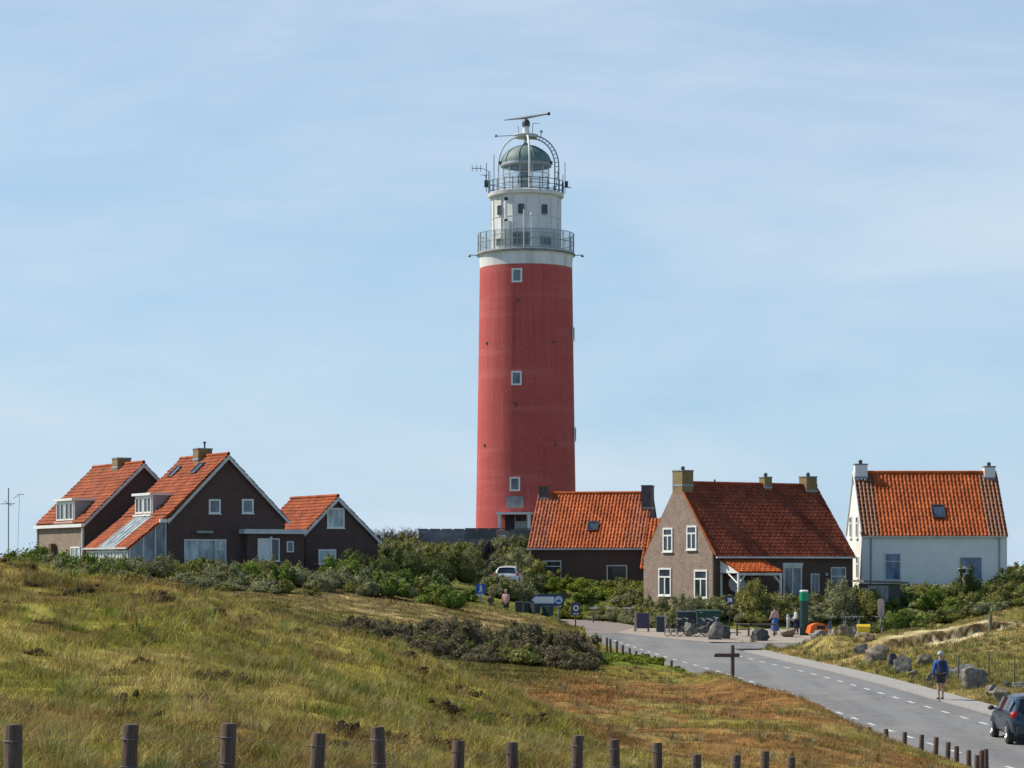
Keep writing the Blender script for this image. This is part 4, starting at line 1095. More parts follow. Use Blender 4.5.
# flat roofed link and small gable annexe: one building joined to the gable house
m = MB(); m.box((7.4, 1.2, -.2), (4.1, 3.6, 5.0)); lk = m.build('link_wall', M_brickred, h); lk.location = (0, 0, 0)
lv = 2.32
m = MB(); m.box((7.25, 1.1, lv + .08), (4.5, 4.1, .3)); m.build('link_fascia', M_whitedim, h)
ly = -.6
d0, d1 = tpx(257.5, X2, Y2 - .5), tpx(279.5, X2, Y2 - .5)
d0 -= .33; d1 -= .33
door = window(h, (d0 + (d1 - d0) * .31, ly, 1.2), VX, nF, (d1 - d0) * .6, 1.5, 'plain', M_white, M_white, .1, 'door'); door['label'] = 'white painted door with worn panel'
window(h, (d0 + (d1 - d0) * .8, ly, 1.2), VX, nF, (d1 - d0) * .4, 1.5, 'plain', M_white, M_glass, .08)
window(h, (tpx(290, X2, Y2 - .5) - .33, ly, 1.4), VX, nF, .5, .72, 'plain', M_white, M_greygl, .07, sill=False)
m = MB(); m.box((tpx(266, X2, Y2 - .5), ly - .08, 1.98), (.14, .14, .16)); m.build('wall_lamp', M_white, h)

X4, Y4 = XP(305.5, 159.9), 159.9
a, z0, z1, zz, s0, s1 = leftgable(305.5, 159.9, 5.35, 7.4, 7.28, 6.72, 9.52, 2.3, 4.8, 'gabled_annexe', 'small brick gable house with one upper window, right of the flat link', ov=.2)
window(a, (tpx(335.5, X4, Y4), 0, 8.15 - 4.8), VX, nF, 1.28, 1.35, 'plain', M_white, M_pale, .1)
window(a, (tpx(327, X4, Y4), 0, .75), VX, nF, 1.3, 1.0, 'plain', M_white, M_pale, .1)
m = MB(); m.box((3.6, 2.4, zz - 1.0), (.35, .3, .7)); m.box((3.6, 2.4, zz - .6), (.5, .42, .12)); m.build('vent_stack', M_grey, a)

X1, Y1 = XP(85, 163), 163
h, z0, z1, zz, s0, s1 = leftgable(85, 163, 8.3, 10, 7.95, 7.95, 11.95, 4.15, 4.8, 'far_brick_house', 'brick house with white dormer and gutter at the left end of the row', ov=.16)
m = MB(); m.box((-.02, 5, .2), (.06, 9.9, 5.2)); m.build('side_wall', M_bricklit, h)  # thin sheet of the lightened brick, sunlight put into its colour
chimney(h, (4.15, 4.2), 1.0, 1.1, zz - .5, zz + .5, M_lichen, cowl=False)
dormer(h, 2.2, 5.9, .05, z0 - .05, z0 + 1.5, s0, z0)
m = MB(); m.box((-.22, 5, z0 - .26), (.2, 10.3, .22)); m.build('gutter', M_white, h)
m = MB(); m.bar((-.12, .15, -1.5), (-.12, .15, z0 - .4), .09); m.build('downpipe', M_white, h)
m = MB(); m.bar((-.12, 9.8, -1.5), (-.12, 9.8, z0 - .4), .07); m.build('downpipe', M_white, h)
window(h, (-.055, 1.7, 1.0), rL, nL, 1.9, .9, 'double', M_white, M_pale, .1)
m = MB(); m.box((-.3, 6.0, .6), (.35, .5, 2.2)); m.build('meter_box', M_brownwood, h)

# ------------------------------------------------------------------ shed by the white house
sh = empty('garden_shed', (XP(880, 158.8), 158.8, H(XP(880, 158.8), 158.8)), rad(6), 'low flat roofed shed between brick and white house', 'shed')
m = MB(); m.box((-.05, 0, .3), (2.2, 2.4, 2.6)); m.build('wall', M_dark, sh)
m = MB(); m.prism([(-1.5, -1.6, 1.72), (1.45, -1.6, 1.62), (1.5, -1.6, 1.74), (-1.5, -1.6, 1.86)], (0, 3.2, 0)); m.build('roof', M_wood, sh)
window(sh, (-.45, -1.2, .95), VX, nF, 1.35, 1.1, 'double', M_grey, M_greygl, .06, sill=False)

# ------------------------------------------------------------------ lighthouse
YT = 212.0; XT = XP(526, YT); ZB = 8.15
lt = empty('lighthouse', (XT, YT, ZB), 0, 'tall red lighthouse with white top, gallery and radar bar', 'lighthouse')
sc = F / YT
def zl_(y):    # height of a photograph row, measured on the face of the tower that is seen there
    r = np.interp(y, [125, 145, 164, 188, 191, 200, 246, 247, 540], [0, 0, 2.1, 2.1, 3.3, 3.05, 3.05, 4.2, 4.4])
    return CAMZ - (y - HOR) * (YT - r) / F - ZB
ztop = zl_(263)
m = MB(); m.lathe([(4.50 + (4.09 - 4.50) * (k / 24) ** .85, -3 + (ztop + 3) * k / 24) for k in range(25)], 72, cap=False); m.build('tower', M_tower, lt)
zg = zl_(247.5)
m = MB(); m.lathe([(4.09, ztop), (4.1, ztop + .5), (4.14, zg - .35), (4.3, zg - .2), (4.3, zg), (3.0, zg + .02)], 72, cap=False); m.build('white_band', M_towerwhite, lt)
m = MB()     # cracked dark drip edge of the gallery
m.lathe([(4.22, zg - .26), (4.36, zg - .2), (4.36, zg - .06), (4.3, zg - .04)], 72, cap=False); m.build('gallery_edge', M_concrete, lt)
zu = zl_(192)
m = MB(); m.lathe([(3.06, zg), (3.06, zu)], 16, sm=False, cap=False); up = m.build('lantern_base', M_towerwhite, lt)
m = MB()
for k in range(16):
    a = 2 * math.pi * k / 16; m.bar((3.07 * math.cos(a), 3.07 * math.sin(a), zg), (3.07 * math.cos(a), 3.07 * math.sin(a), zu), .05, 6)
for z in (zg + 1.55, zg + 3.0): m.tube([(3.07 * math.cos(2 * math.pi * k / 16), 3.07 * math.sin(2 * math.pi * k / 16), z) for k in range(16)], .035, 6, closed=True)
m.build('panel_ribs', M_whitedim, up)
m = MB(); m.lathe([(3.05, zu - .1), (3.32, zu), (3.36, zu + .28), (3.2, zu + .36), (.1, zu + .38)], 48, cap=False); m.build('cornice', M_towerwhite, lt)
def on_tower(px, z, r):
    off = (px - 526) / sc; th = math.asin(max(-1, min(1, off / r))); n = Vector((math.sin(th), -math.cos(th), 0)); return n * r + VZ * z, Vector((math.cos(th), math.sin(th), 0)), n
def twin(px, y, r, wd, ht, kind='plain', frame=M_white, pane=M_glass, fw=.1, name='window', root=lt, rr=None):
    c, r_, n = on_tower(px, zl_(y), r); return window(root, c + n * .02, r_, n, wd, ht, kind, frame, pane, fw, name, sill=False)
def rt(y): return 4.50 + (4.09 - 4.50) * ((zl_(y) + 1.5) / (ztop + 1.5)) ** .85
for px, y in ((517, 275), (516.5, 378), (515, 484)): twin(px, y, rt(y) + .0, .92, 1.22, fw=.14, pane=M_greygl)
for y in (330, 432):      # windows on the far right flank, seen edge-on
    n = Vector((math.sin(rad(80)), -math.cos(rad(80)), 0)); window(lt, n * (rt(y) + .03) + VZ * zl_(y), Vector((n.y * -1, n.x, 0)), n, .95, 1.25, 'plain', M_white, M_glass, .14, sill=False)
m = MB()
for px, y in ((518, 300), (487, 341), (553, 341), (516, 404), (485, 444), (555, 444)):
    c, r_, n = on_tower(px, zl_(y), rt(y)); m = MB(); m.box(c, (.2, .12, .2), (r_, n, VZ)); m.build('air_vent', M_dark, lt)
c, r_, n = on_tower(515, zl_(502), rt(502)); m = MB(); m.box(c + n * .02, (1.55, .14, 1.0), (r_, n, VZ)); m.build('plaque', M_concrete, lt)
# entrance: canopy, post, flat black slab painted as the shaded recess, grey door
c, r_, n = on_tower(516, 0, rt(520))
R = (r_, n, VZ)
m = MB(); m.box(c + n * .5 + VZ * zl_(513.5), (3.0, 1.5, .2), R); m.build('canopy', M_towerwhite, lt)
m = MB(); m.box(c + r_ * -1.25 + n * 1.05 + VZ * (zl_(513.5) / 2 - .3), (.24, .24, zl_(513.5) + .5), R); m.build('canopy_post', M_towerwhite, lt)
m = MB(); m.box(c + r_ * 1.35 + n * 1.05 + VZ * (zl_(513.5) / 2 - .3), (.24, .24, zl_(513.5) + .5), R); m.build('canopy_post', M_towerwhite, lt)
m = MB(); m.box(c + r_ * -.55 + n * .06 + VZ * .55, (.8, .1, 1.6), R); m.build('doorway', M_black, lt)
m = MB(); m.box(c + r_ * .45 + n * .09 + VZ * .5, (1.1, .14, 1.7), R); dr = m.build('door', M_grey, lt)
m = MB(); m.box(c + r_ * .45 + n * .17 + VZ * .95, (.95, .03, .6), R); m.build('pane', M_glass, dr)
# main gallery railing with screens
rg = 4.24
rail = MB()
for z in (zg + .08, zg + .85, zg + 1.68): rail.tube([(rg * math.cos(2 * math.pi * k / 48), rg * math.sin(2 * math.pi * k / 48), z) for k in range(48)], .035, 6, closed=True)
for k in range(24):
    a = 2 * math.pi * (k + .3) / 24; rail.bar((rg * math.cos(a), rg * math.sin(a), zg), (rg * math.cos(a), rg * math.sin(a), zg + 1.7), .045, 6)
gy = rail.build('gallery_railing', M_grey, lt)
m = MB(); m.lathe([(rg - .03, zg + .1), (rg - .03, zg + 1.62)], 72, cap=False); m.build('railing_screen', M_mesh, gy)
m = MB()
for s in (-1, 1): m.bar((s * 4.2, 0, zg - .15), (s * 5.0, -.1, zg - .12), .035, 6); m.lathe([(.02, .0), (.12, -.12), (.12, -.2)], 10, (s * 4.98, -.1, zg - .1))
m.build('lamp_brackets', M_dark, lt)
# openings of the white drum
for px, y in ((500, 208.5), (521, 208.5), (544, 208.5)): twin(px, y, 3.06, .5, .82, frame=M_dark, fw=.05, name='drum_window')
twin(521, 238.5, 3.06, 1.5, 1.15, 'double', M_copper, M_glass, .1, 'drum_window'); twin(545, 240, 3.06, 1.1, .7, 'plain', M_copper, M_glass, .08, 'drum_window'); twin(500, 240.5, 3.06, .8, .7, 'plain', M_copper, M_glass, .08, 'drum_window')
c, r_, n = on_tower(507.5, 0, 3.15)
m = MB(); m.bar(c + n * .25 + VZ * zl_(220), c + n * .25 + VZ * zl_(199), .13, 10); hp = m.build('mast_tube', M_white, lt)
m = MB(); m.bar(c + n * .25 + VZ * zl_(221.5), c + n * .25 + VZ * zl_(219), .17, 10); m.bar(c + n * .25 + VZ * zl_(200), c + n * .25 + VZ * zl_(196.8), .17, 10); m.build('end_cap', M_black, hp)
m = MB(); c, r_, n = on_tower(523.5, 0, 4.2); m.bar(c + VZ * zg, c + VZ * zl_(211), .05, 8); c, r_, n = on_tower(531, 0, 4.2); m.bar(c + VZ * zg, c + VZ * zl_(217), .04, 8); m.ball(c + VZ * zl_(216), .12); m.build('gallery_mast', M_white, lt)
m = MB(); c, r_, n = on_tower(508, 0, 3.6); m.box(c + VZ * (zg + 1.2), (.55, .5, 2.4), (r_, n, VZ)); m.build('gallery_cabinet', M_whitedim, lt)
# upper gallery
zc = zu + .38; ru = 3.3
m = MB()
for z in (zc + .05, zc + .5, zc + .95): m.tube([(ru * math.cos(2 * math.pi * k / 40), ru * math.sin(2 * math.pi * k / 40), z) for k in range(40)], .03, 6, closed=True)
for k in range(26):
    a = 2 * math.pi * k / 26; m.bar((ru * math.cos(a), ru * math.sin(a), zc - .05), (ru * math.cos(a), ru * math.sin(a), zc + 1.0), .035, 6)
m.build('upper_railing', M_dark, lt)
m = MB()
for k, (px, hh) in enumerate(((486.5, 2.6), (490, 1.9), (494, 3.4), (565, 2.8), (563, 1.7), (497, 1.4))):
    c = Vector(((px - 526) / sc, -.6 + .25 * k, zc)); m = MB(); m.bar(c, c + VZ * hh, .03, 6); m.build('whip_antenna', M_dark, lt)
m = MB()     # yagi antenna on a sideways arm
za = zl_(165.3); m.bar((-3.3, -.5, za - .2), (-3.3, -.5, zc), .035); m.bar((-4.75, -.5, za), (-3.9, -.5, za), .04)
for x in (-4.75, -4.35, -4.0): m.bar((x, -.5, za - .32), (x, -.5, za + .32), .028)
m.bar((-3.9, -.5, za), (-3.3, -.5, za - .25), .025); m.bar((-4.0, -.5, zl_(172)), (-3.3, -.5, zl_(172)), .03); m.bar((-3.6, -.5, zl_(172)), (-3.4, -.5, zl_(180)), .05)
m.build('yagi_antenna', M_grey, lt)
m = MB(); m.box((-3.5, -.3, zl_(180.5)), (.35, .3, .6)); m.build('antenna_box', M_dark, lt)
m = MB(); m.box((3.55, -.4, zl_(181)), (.3, .25, .5)); m.bar((3.3, -.4, zl_(184)), (3.95, -.4, zl_(184.5)), .04); m.build('antenna_box', M_dark, lt)
# lantern room
zs = zl_(163.5)
m = MB(); m.lathe([(2.12, zc - .02), (2.12, zc + .25)], 36, cap=False); m.build('lantern_plinth', M_towerwhite, lt)
m = MB(); m.lathe([(2.06, zc + .2), (2.06, zs)], 36, cap=False); gl = m.build('lantern_glazing', M_lantern, lt)
m = MB()
for k in range(12):
    a = 2 * math.pi * (k + .5) / 12; m.bar((2.08 * math.cos(a), 2.08 * math.sin(a), zc + .2), (2.08 * math.cos(a), 2.08 * math.sin(a), zs), .04, 6)
for f_ in (.36, .68): m.tube([(2.08 * math.cos(2 * math.pi * k / 36), 2.08 * math.sin(2 * math.pi * k / 36), zc + .2 + (zs - zc - .2) * f_) for k in range(36)], .03, 6, closed=True)
m.build('glazing_bars', M_whitedim, gl)
m = MB(); m.ball((-.15, 0, zc + 1.2), (.62, .62, .98), 16); m.lathe([(.4, zc), (.3, zc + .4)], 16, (-.15, 0, 0)); m.build('lens', M_lens, lt)
m = MB(); m.lathe([(2.0, zs - .02), (2.24, zs + .02), (2.26, zs + .12), (2.2, zs + .28)], 40, cap=False); m.build('lantern_cornice', M_grey, lt)
zd0, zd1 = zs + .28, zl_(145.5)
prof = [(2.2 * math.cos(t), zd0 + (zd1 - zd0) * math.sin(t)) for t in np.linspace(0, math.pi / 2 * .97, 12)] + [(.02, zd1)]
m = MB(); m.lathe(prof, 20, cap=False); dm = m.build('dome', M_copper, lt)
m = MB()
for k in range(10):
    a = 2 * math.pi * k / 10; m.tube([(r * 1.01 * math.cos(a), r * 1.01 * math.sin(a), z + .015) for r, z in prof[:-1]], .035, 5)
m.build('dome_ribs', M_copper, dm)
m = MB(); m.lathe([(.3, zd1 - .1), (.32, zd1 + .1), (.15, zd1 + .22), (.0, zd1 + .26)], 14); m.build('dome_finial', M_copper, dm)
m = MB()
for a in (rad(183), rad(-6)): m.box((2.25 * math.cos(a), 2.25 * math.sin(a), zs + .36), (.22, .22, .3))
m.build('dome_vents', M_dark, dm)
# arched frame carrying the radar
zp = zl_(136.5); ra = 2.72; zsp = zl_(163)
def arch(ang, rr, thick, zz_top):
    pts = [(rr * math.cos(ang), rr * math.sin(ang), zc - .2), (rr * math.cos(ang), rr * math.sin(ang), zsp)]
    for t in np.linspace(0, math.pi / 2, 12)[1:]:
        q = .6 + (rr - .6) * math.cos(t); pts.append((q * math.cos(ang), q * math.sin(ang), zsp + (zz_top - zsp) * math.sin(t)))
    return pts
for ang in (rad(-84), rad(182), rad(96)):
    m = MB(); m.tube(arch(ang, ra if ang != rad(182) else 2.45, .1, zp - .05), .085, 8); m.build('arch_leg', M_white, lt)
m = MB(); A = arch(rad(-4), 2.55, 0, zp - .22); B = arch(rad(-4), 2.9, 0, zp + .05); m.tube(A, .06, 6); m.tube(B, .06, 6)
for k in range(len(A)): m.bar(A[k], B[k], .035, 5)
m.bar(A[0], B[1], .03, 5)
for f_ in (.2, .4, .6, .8): m.bar(Vector(A[0]).lerp(Vector(A[1]), f_), Vector(B[0]).lerp(Vector(B[1]), f_), .035, 5)
m.build('arch_ladder', M_grey, lt)
m = MB(); m.lathe([(.02, zp - .12), (1.0, zp - .12), (1.0, zp + .06), (.02, zp + .06)], 24); m.tube([(1.05 * math.cos(2 * math.pi * k / 20), 1.05 * math.sin(2 * math.pi * k / 20), zp + .08) for k in range(20)], .05, 6, closed=True); m.build('radar_platform', M_whitedim, lt)
m = MB(); m.bar((0, 0, zd1), (0, 0, zp), .06); m.build('dome_rod', M_grey, lt)
m = MB(); m.lathe([(.42, zp), (.3, zp + .4), (.24, zl_(126))], 16); rm = m.build('radar_mast', M_towerwhite, lt)
m = MB(); m.lathe([(.34, zl_(126.5)), (.36, zl_(122)), (.2, zl_(119.5))], 14); m.build('radar_gearbox', M_dark, rm)
m = MB(); zr_ = zl_(117.5); dirv = Vector((1.78, -.6, .19)); m.bar(VZ * zr_, -dirv * 1.1 + VZ * (zr_ + .1), .14, 8, r2=.045); m.bar(VZ * zr_, dirv * 1.1 + VZ * zr_, .14, 8, r2=.07); rb = m.build('radar_bar', M_grey, lt)
m = MB(); m.ball(dirv * 1.12 + VZ * zr_, .16, 10); m.build('end_cap', M_dark, rb)
m = MB()
m.bar((-.9, -.3, zp + .05), (-2.6, -.3, zp - .03), .035); m.ball((-2.65, -.3, zp), .14, 8); m.build('wind_sensor', M_grey, lt)
m = MB(); m.bar((1.3, -.3, zp - .1), (1.35, -.3, zp + .35), .04); m.ball((1.35, -.3, zp + .38), .13, 8); m.build('wind_sensor', M_grey, lt)
m = MB(); m.bar((-.6, -.2, zp), (-.7, -.2, zp + .9), .03); m.build('whip_antenna', M_grey, lt)
m = MB(); m.bar((.55, -.2, zp), (.6, -.2, zp + 1.1), .03); m.bar((.6, -.2, zp + 1.1), (1.2, -.2, zp + 1.15), .025); m.build('whip_antenna', M_grey, lt)

# parapet wall, fence and gate under the tower
zw = CAMZ - (529 - HOR) * 204 / F
pw = empty('parapet_wall', (0, 204, 0), 0, 'grey parapet wall with rail fence at the lighthouse foot', 'wall')
m = MB(); m.box((-4.65, .35, zw - 1.1), (6.52, .35, 2.1)); m.box((-7.8, 3.4, zw - 1.0), (.35, 5.8, 2.0)); m.box((1.6, .35, zw - 1.1), (3.4, .35, 2.1)); m.build('wall', M_concrete, pw)
m = MB()
for k in range(7): m.box((-7.6 + k * 1.02, .35, zw - .02), (.9, .42, .1))
m.build('coping', M_concrete, pw)
m = MB()
for k in range(34): x = -4.0 + k * .105; m.bar((x, -.02, zw - .85), (x, -.02, zw + .08), .02, 4)
m.bar((-4, -.02, zw + .05), (-.5, -.02, zw + .05), .03, 6); m.build('rail_fence', M_dark, pw)
m = MB()
for k in range(22): x = .35 + k * .11; m.bar((x, -.02, zw - .9), (x, -.02, zw + .1), .02, 4)
m.bar((.3, -.02, zw + .05), (2.7, -.02, zw + .05), .03, 6); m.build('rail_fence', M_dark, pw)
gt = empty('stair_gate', (-.75, 203.6, zw - 1.6), 0, 'grey metal gate with small white notice at the top of the stair', 'gate')
m = MB(); m.box((.02, 0, .75), (1.05, .06, 1.4)); m.build('panel', M_concrete, gt)
m = MB(); m.box((.05, -.045, 1.0), (.36, .02, .16)); m.build('notice', M_white, gt)
for x in (-.62, .66):
    m = MB(); m.box((x, 0, .5), (.12, .12, 2.2)); m.build('gate_post', M_wood, gt)
# stair with closed dark balustrade
st = empty('dune_stair', (-1.25, 203.2, zw - 1.55), 0, 'dark steep stair with solid handrails down the dune', 'stair')
A0, A1 = Vector((0, 0, -.35)), Vector((-1.4, -16.5, -2.25))
m = MB()
for s in (-.65, .65):
    m.prism([A0 + VX * s + VZ * -.2, A0 + VX * s + VZ * .95, A1 + VX * s + VZ * .95, A1 + VX * s + VZ * -.5], (.05, 0, 0))
m.build('balustrade', M_black, st)
m = MB()
for k in range(18): m.box(A0.lerp(A1, (k + .5) / 18), (1.25, .6, .06))
m.build('treads', M_wood, st)
for s in (-.65, .65):
    m = MB(); m.box(A1 + VX * s + VZ * .35, (.12, .12, 1.7)); m.build('newel_post', M_wood, st)
# ------------------------------------------------------------------ front wire fence (one fence, each post a part)
posts = [(12, 725, 19), (122, 724, 17), (222, 723, 16), (308, 733, 15), (384, 727, 14.5), (455, 741, 13), (516, 742, 12.5), (572, 735, 12), (618, 739, 11), (658, 743, 10.5), (698, 754, 10), (733, 755, 9.5), (763, 751, 9), (788, 757, 8.6)]
M_wire = plain('dull_wire', (.16, .15, .15), .6, .2)
fr = empty('wire_fence', (XP(400, 17), 17, H(XP(400, 17), 17)), 0, 'long fence of dark round posts and thin wire along the bottom edge', 'fence')
base = fr.location.copy(); tops = []
for px, py, wd in posts:
    Y = F * .105 / wd * 1.0; x = XP(px, Y); zt = ZP(py, Y); z0 = H(x, Y) - .5
    m = MB(); r = .052; n = 14; prof = [(r * 1.03, 0), (r, (zt - z0) * .5), (r * .98, zt - z0 - .012), (r * .86, zt - z0)]
    m.lathe(prof, n); o = m.build('post', M_postwood, fr); o.location = (x - base.x, Y - base.y, z0 - base.z)
    o.rotation_euler = (random.uniform(-.045, .045), random.uniform(-.05, .05), random.uniform(0, 6))
    c = MB()
    for dz in (.09, .26, .52): c.tube([(r * 1.06 * math.cos(t), r * 1.06 * math.sin(t), zt - z0 - dz) for t in np.linspace(0, 6.28, 13)[:-1]], .0028, 4, closed=True)
    c.build('wire_tie', M_wire, o)
    tops.append(Vector((x, Y, zt)) - base)
ext0 = tops[0] + (tops[0] - tops[1]); ext1 = tops[-1] + (tops[-1] - tops[-2])
for dz in (.09, .26, .52):
    m = MB(); m.tube([p - VZ * dz + Vector((0, -.055, 0)) for p in [ext0] + tops + [ext1]], .0016, 4); m.build('wire', M_wire, fr)

# ------------------------------------------------------------------ short posts beside the road
def ordinal(i): return ['first', 'second', 'third', 'fourth', 'fifth', 'sixth', 'seventh', 'eighth', 'ninth', 'tenth', 'eleventh', 'twelfth'][i]
def stub(x, y, zt, r, label, group, name='roadside_post', mat=M_postwood):
    z0 = H(x, y) - .35; m = MB(); m.lathe([(r * 1.05, 0), (r, (zt - z0) * .6), (r * .97, zt - z0 - .015), (r * .8, zt - z0)], 12)
    o = m.build(name, mat); o.location = (x, y, z0); o.rotation_euler = (random.uniform(-.035, .035), random.uniform(-.035, .035), random.uniform(0, 6))
    return tag(o, label, 'post', group)
near = [(868.5, 727, 70.5), (887, 729, 69.6), (904, 732, 68.6), (921, 734.5, 67.4), (935, 737, 66.2), (947, 742, 65), (957, 746, 63.8)]
for i, (px, py, Y) in enumerate(near): stub(XP(px, Y), Y, ZP(py, Y), .07, f'{ordinal(i)} dark post counted from the far end of the row beside the car', 'dark posts along the near road edge')
far2 = [(969, 750, 61.5), (977, 755, 60), (982, 750, 62), (987, 749, 63.2)]
for i, (px, py, Y) in enumerate(far2): stub(XP(px, Y), Y, ZP(py, Y), .065, f'{ordinal(i)} post from the left in the tight bunch before the car', 'bunched posts before the car')
back = [(607, 637.6), (611, 639), (617, 641), (623, 645), (630, 648), (636, 651), (642, 654), (648, 656.5), (655, 657.5), (662.5, 661.5), (671, 664)]
for i, (px, py) in enumerate(back):
    Y = 125 - 15 * i / 10; x = XP(px, Y); zb = zroad(Y); stub(x, Y, max(ZP(py, Y), H(x, Y) + .4), .065, f'{ordinal(i)} short post from the brown scrub along the left road edge', 'short posts on the left road edge')
stub(XP(990, 128), 128, ZP(614, 128), .1, 'single timber post on the bright sand at the right', None, 'timber_post', M_wood)
for px, py, Y, l in ((958, 662, 103, 'thin grey wire post directly behind the walker'), (989, 666, 101, 'thin grey wire post behind the boulders above the car'), (1014, 676, 98, 'thin grey wire post right above the car roof')):
    stub(XP(px, Y), Y, H(XP(px, Y), Y) + 1.05, .035, l, 'thin wire posts behind the boulders', 'wire_post', M_wood)

# ------------------------------------------------------------------ boulders
def boulder(px, py, wpx, hpx, mat, label, Y=None, seed=0, group='boulders along the road'):
    Y = Y or YR(py); s = F / Y; x = XP(px, Y); w, hh = wpx * .9 / s, hpx * .92 / s
    rs = np.random.default_rng(seed + int(px)); bm = bmesh.new(); bmesh.ops.create_icosphere(bm, subdivisions=4, radius=1)
    pl = [(Vector(rs.normal(0, 1, 3)).normalized(), rs.uniform(.34, .78)) for _ in range(9)]
    for v in bm.verts:
        p = v.co.copy()
        for nn, d in pl:
            e = p.dot(nn) - d
            if e > 0: p -= nn * e * .92
        p *= 1 + .08 * math.sin(p.x * 6 + seed) * math.sin(p.y * 5 + 2 + p.z * 3) + .05 * math.sin(p.z * 11 + p.x * 4) + .03 * math.sin(p.x * 19) * math.sin(p.z * 17 + p.y * 15)
        v.co = Vector((p.x * w * .66, p.y * w * .5, p.z * hh * .78))
    me = bpy.data.meshes.new('boulder'); bm.to_mesh(me); bm.free(); me.materials.append(mat)
    me.polygons.foreach_set('use_smooth', [True] * len(me.polygons)); me.set_sharp_from_angle(angle=rad(28))
    zt = ZP(py - hpx, Y); g0 = H(x, Y)
    o = put('boulder', me, None, (x, Y, max(g0 + hh * .22, zt - hh * .62)), rs.uniform(-.5, .5)); o.rotation_euler.y = rs.uniform(-.25, .25)
    return tag(o, label, 'boulder', group)
for i, a in enumerate([
 (790, 637, 16, 9, M_stonetan, 'low tan boulder half sunk in grass below the green topped post'),
 (817, 641, 20, 11, M_stone, 'grey boulder in the grass below the orange box'),
 (846, 652, 28, 21, M_stonetan, 'broad tan boulder with dark hollow at the left of the road row'),
 (860, 661, 16, 15, M_stonedark, 'dark boulder leaning against the broad tan one'),
 (878, 667, 26, 21, M_stonetan, 'large rounded tan boulder in the middle of the row'),
 (891.5, 670, 13, 17, M_stonedark, 'narrow black boulder between tan and grey ones'),
 (904, 674, 18, 17, M_stone, 'pointed grey boulder left of the walker'),
 (925, 672, 15, 16, M_stonetan, 'tan boulder just left of the blue jacket'),
 (931, 682, 11, 11, M_stone, 'small pale boulder beside the legs of the walker'),
 (959, 680, 26, 12, M_stone, 'flat mossy boulder right of the walker'),
 (972, 690, 27, 21, M_stone, 'big slanting grey boulder right of the walker'),
 (990, 696, 16, 15, M_stone, 'grey boulder next to the slanting one'),
 (1000, 701, 19, 14, M_stonetan, 'tan boulder nearest to the car'),
 (1008, 692, 14, 9, M_stonedark, 'dark low boulder behind the tan one by the car'),
 (1019, 693, 14, 8, M_stone, 'low grey boulder above the car roof'),
 (868, 656, 13, 10, M_stonetan, 'small tan rock above the dark leaning boulder'),
 (914, 677, 11, 9, M_stone, 'small grey rock right of the pointed grey boulder'),
 (947, 684, 12, 10, M_stonetan, 'small tan rock just behind the right leg of the walker'),
 (983, 686, 15, 11, M_stonedark, 'dark rock peeping over the slanting grey boulder'),
 (833, 645, 14, 9, M_stone, 'low grey rock at the upper left end of the road row')]): boulder(*a, seed=i)
for a in [(690, 633, 15, 10, M_stone, 'light grey boulder among the parked bicycles', 145.2), (715, 639, 15, 17, M_stone, 'tall pale grey boulder at the road edge by the bicycles', 141.5),
          (724, 638, 11, 13, M_stonedark, 'black boulder touching the tall pale one', 142.5), (760, 641, 18, 12, M_stonedark, 'round black boulder in front of the timber bench', 140), (703, 633, 9, 7, M_stonedark, 'dark boulder between two pale ones', 144.3)]: boulder(*a, group='boulders at the car park edge')

# ------------------------------------------------------------------ bicycles
def make_bike(label, mat):
    b = empty('bicycle', (0, 0, 0), 0, label, 'bicycle', 'bicycles parked at the car park')
    for x in (-.53, .53):
        m = MB(); m.tube([(x + .33 * math.cos(t), 0, .35 + .33 * math.sin(t)) for t in np.linspace(0, 2 * math.pi, 25)[:-1]], .022, 6, closed=True); wv = m.build('wheel', M_black, b)
        m = MB()
        for k in range(8): t = math.pi * k / 8; m.bar((x - .32 * math.cos(t), 0, .35 - .32 * math.sin(t)), (x + .32 * math.cos(t), 0, .35 + .32 * math.sin(t)), .004, 4)
        m.bar((x, -.05, .35), (x, .05, .35), .03); m.build('spokes', M_grey, wv)
    m = MB()
    for p, q in (((-.53, 0, .35), (-.05, 0, .32)), ((-.53, 0, .35), (-.2, 0, .78)), ((-.05, 0, .32), (-.24, 0, .88)), ((-.05, 0, .32), (.38, 0, .78)), ((-.18, 0, .72), (.38, 0, .8)), ((.36, 0, .92), (.53, 0, .35))): m.bar(p, q, .022, 6)
    m.build('frame', mat, b)
    m = MB(); m.bar((.36, 0, .92), (.33, 0, 1.05), .018, 6); m.tube([(.18, -.28, 1.05), (.33, -.22, 1.07), (.35, 0, 1.06), (.33, .22, 1.07), (.18, .28, 1.05)], .016, 6); m.build('handlebar', M_grey, b)
    m = MB(); m.ball((-.27, 0, .93), (.15, .085, .045), 10); m.build('saddle', M_black, b)
    m = MB(); m.box((-.58, 0, .76), (.36, .14, .03)); m.bar((-.58, .06, .75), (-.53, .06, .36), .012, 5); m.bar((-.58, -.06, .75), (-.53, -.06, .36), .012, 5); m.build('carrier', M_dark, b)
    m = MB(); m.bar((-.05, -.12, .32), (-.05, .12, .32), .02, 6); m.box((.06, .14, .26), (.1, .07, .03)); m.box((-.16, -.14, .38), (.1, .07, .03)); m.build('pedals', M_dark, b)
    return b
protos = [make_bike('black bicycle at the left end of the group by the boulders', M_black), make_bike('silver framed bicycle in the second rack near the yellow box', M_grey), make_bike('dark blue bicycle leaning behind the pale boulders', M_navy)]
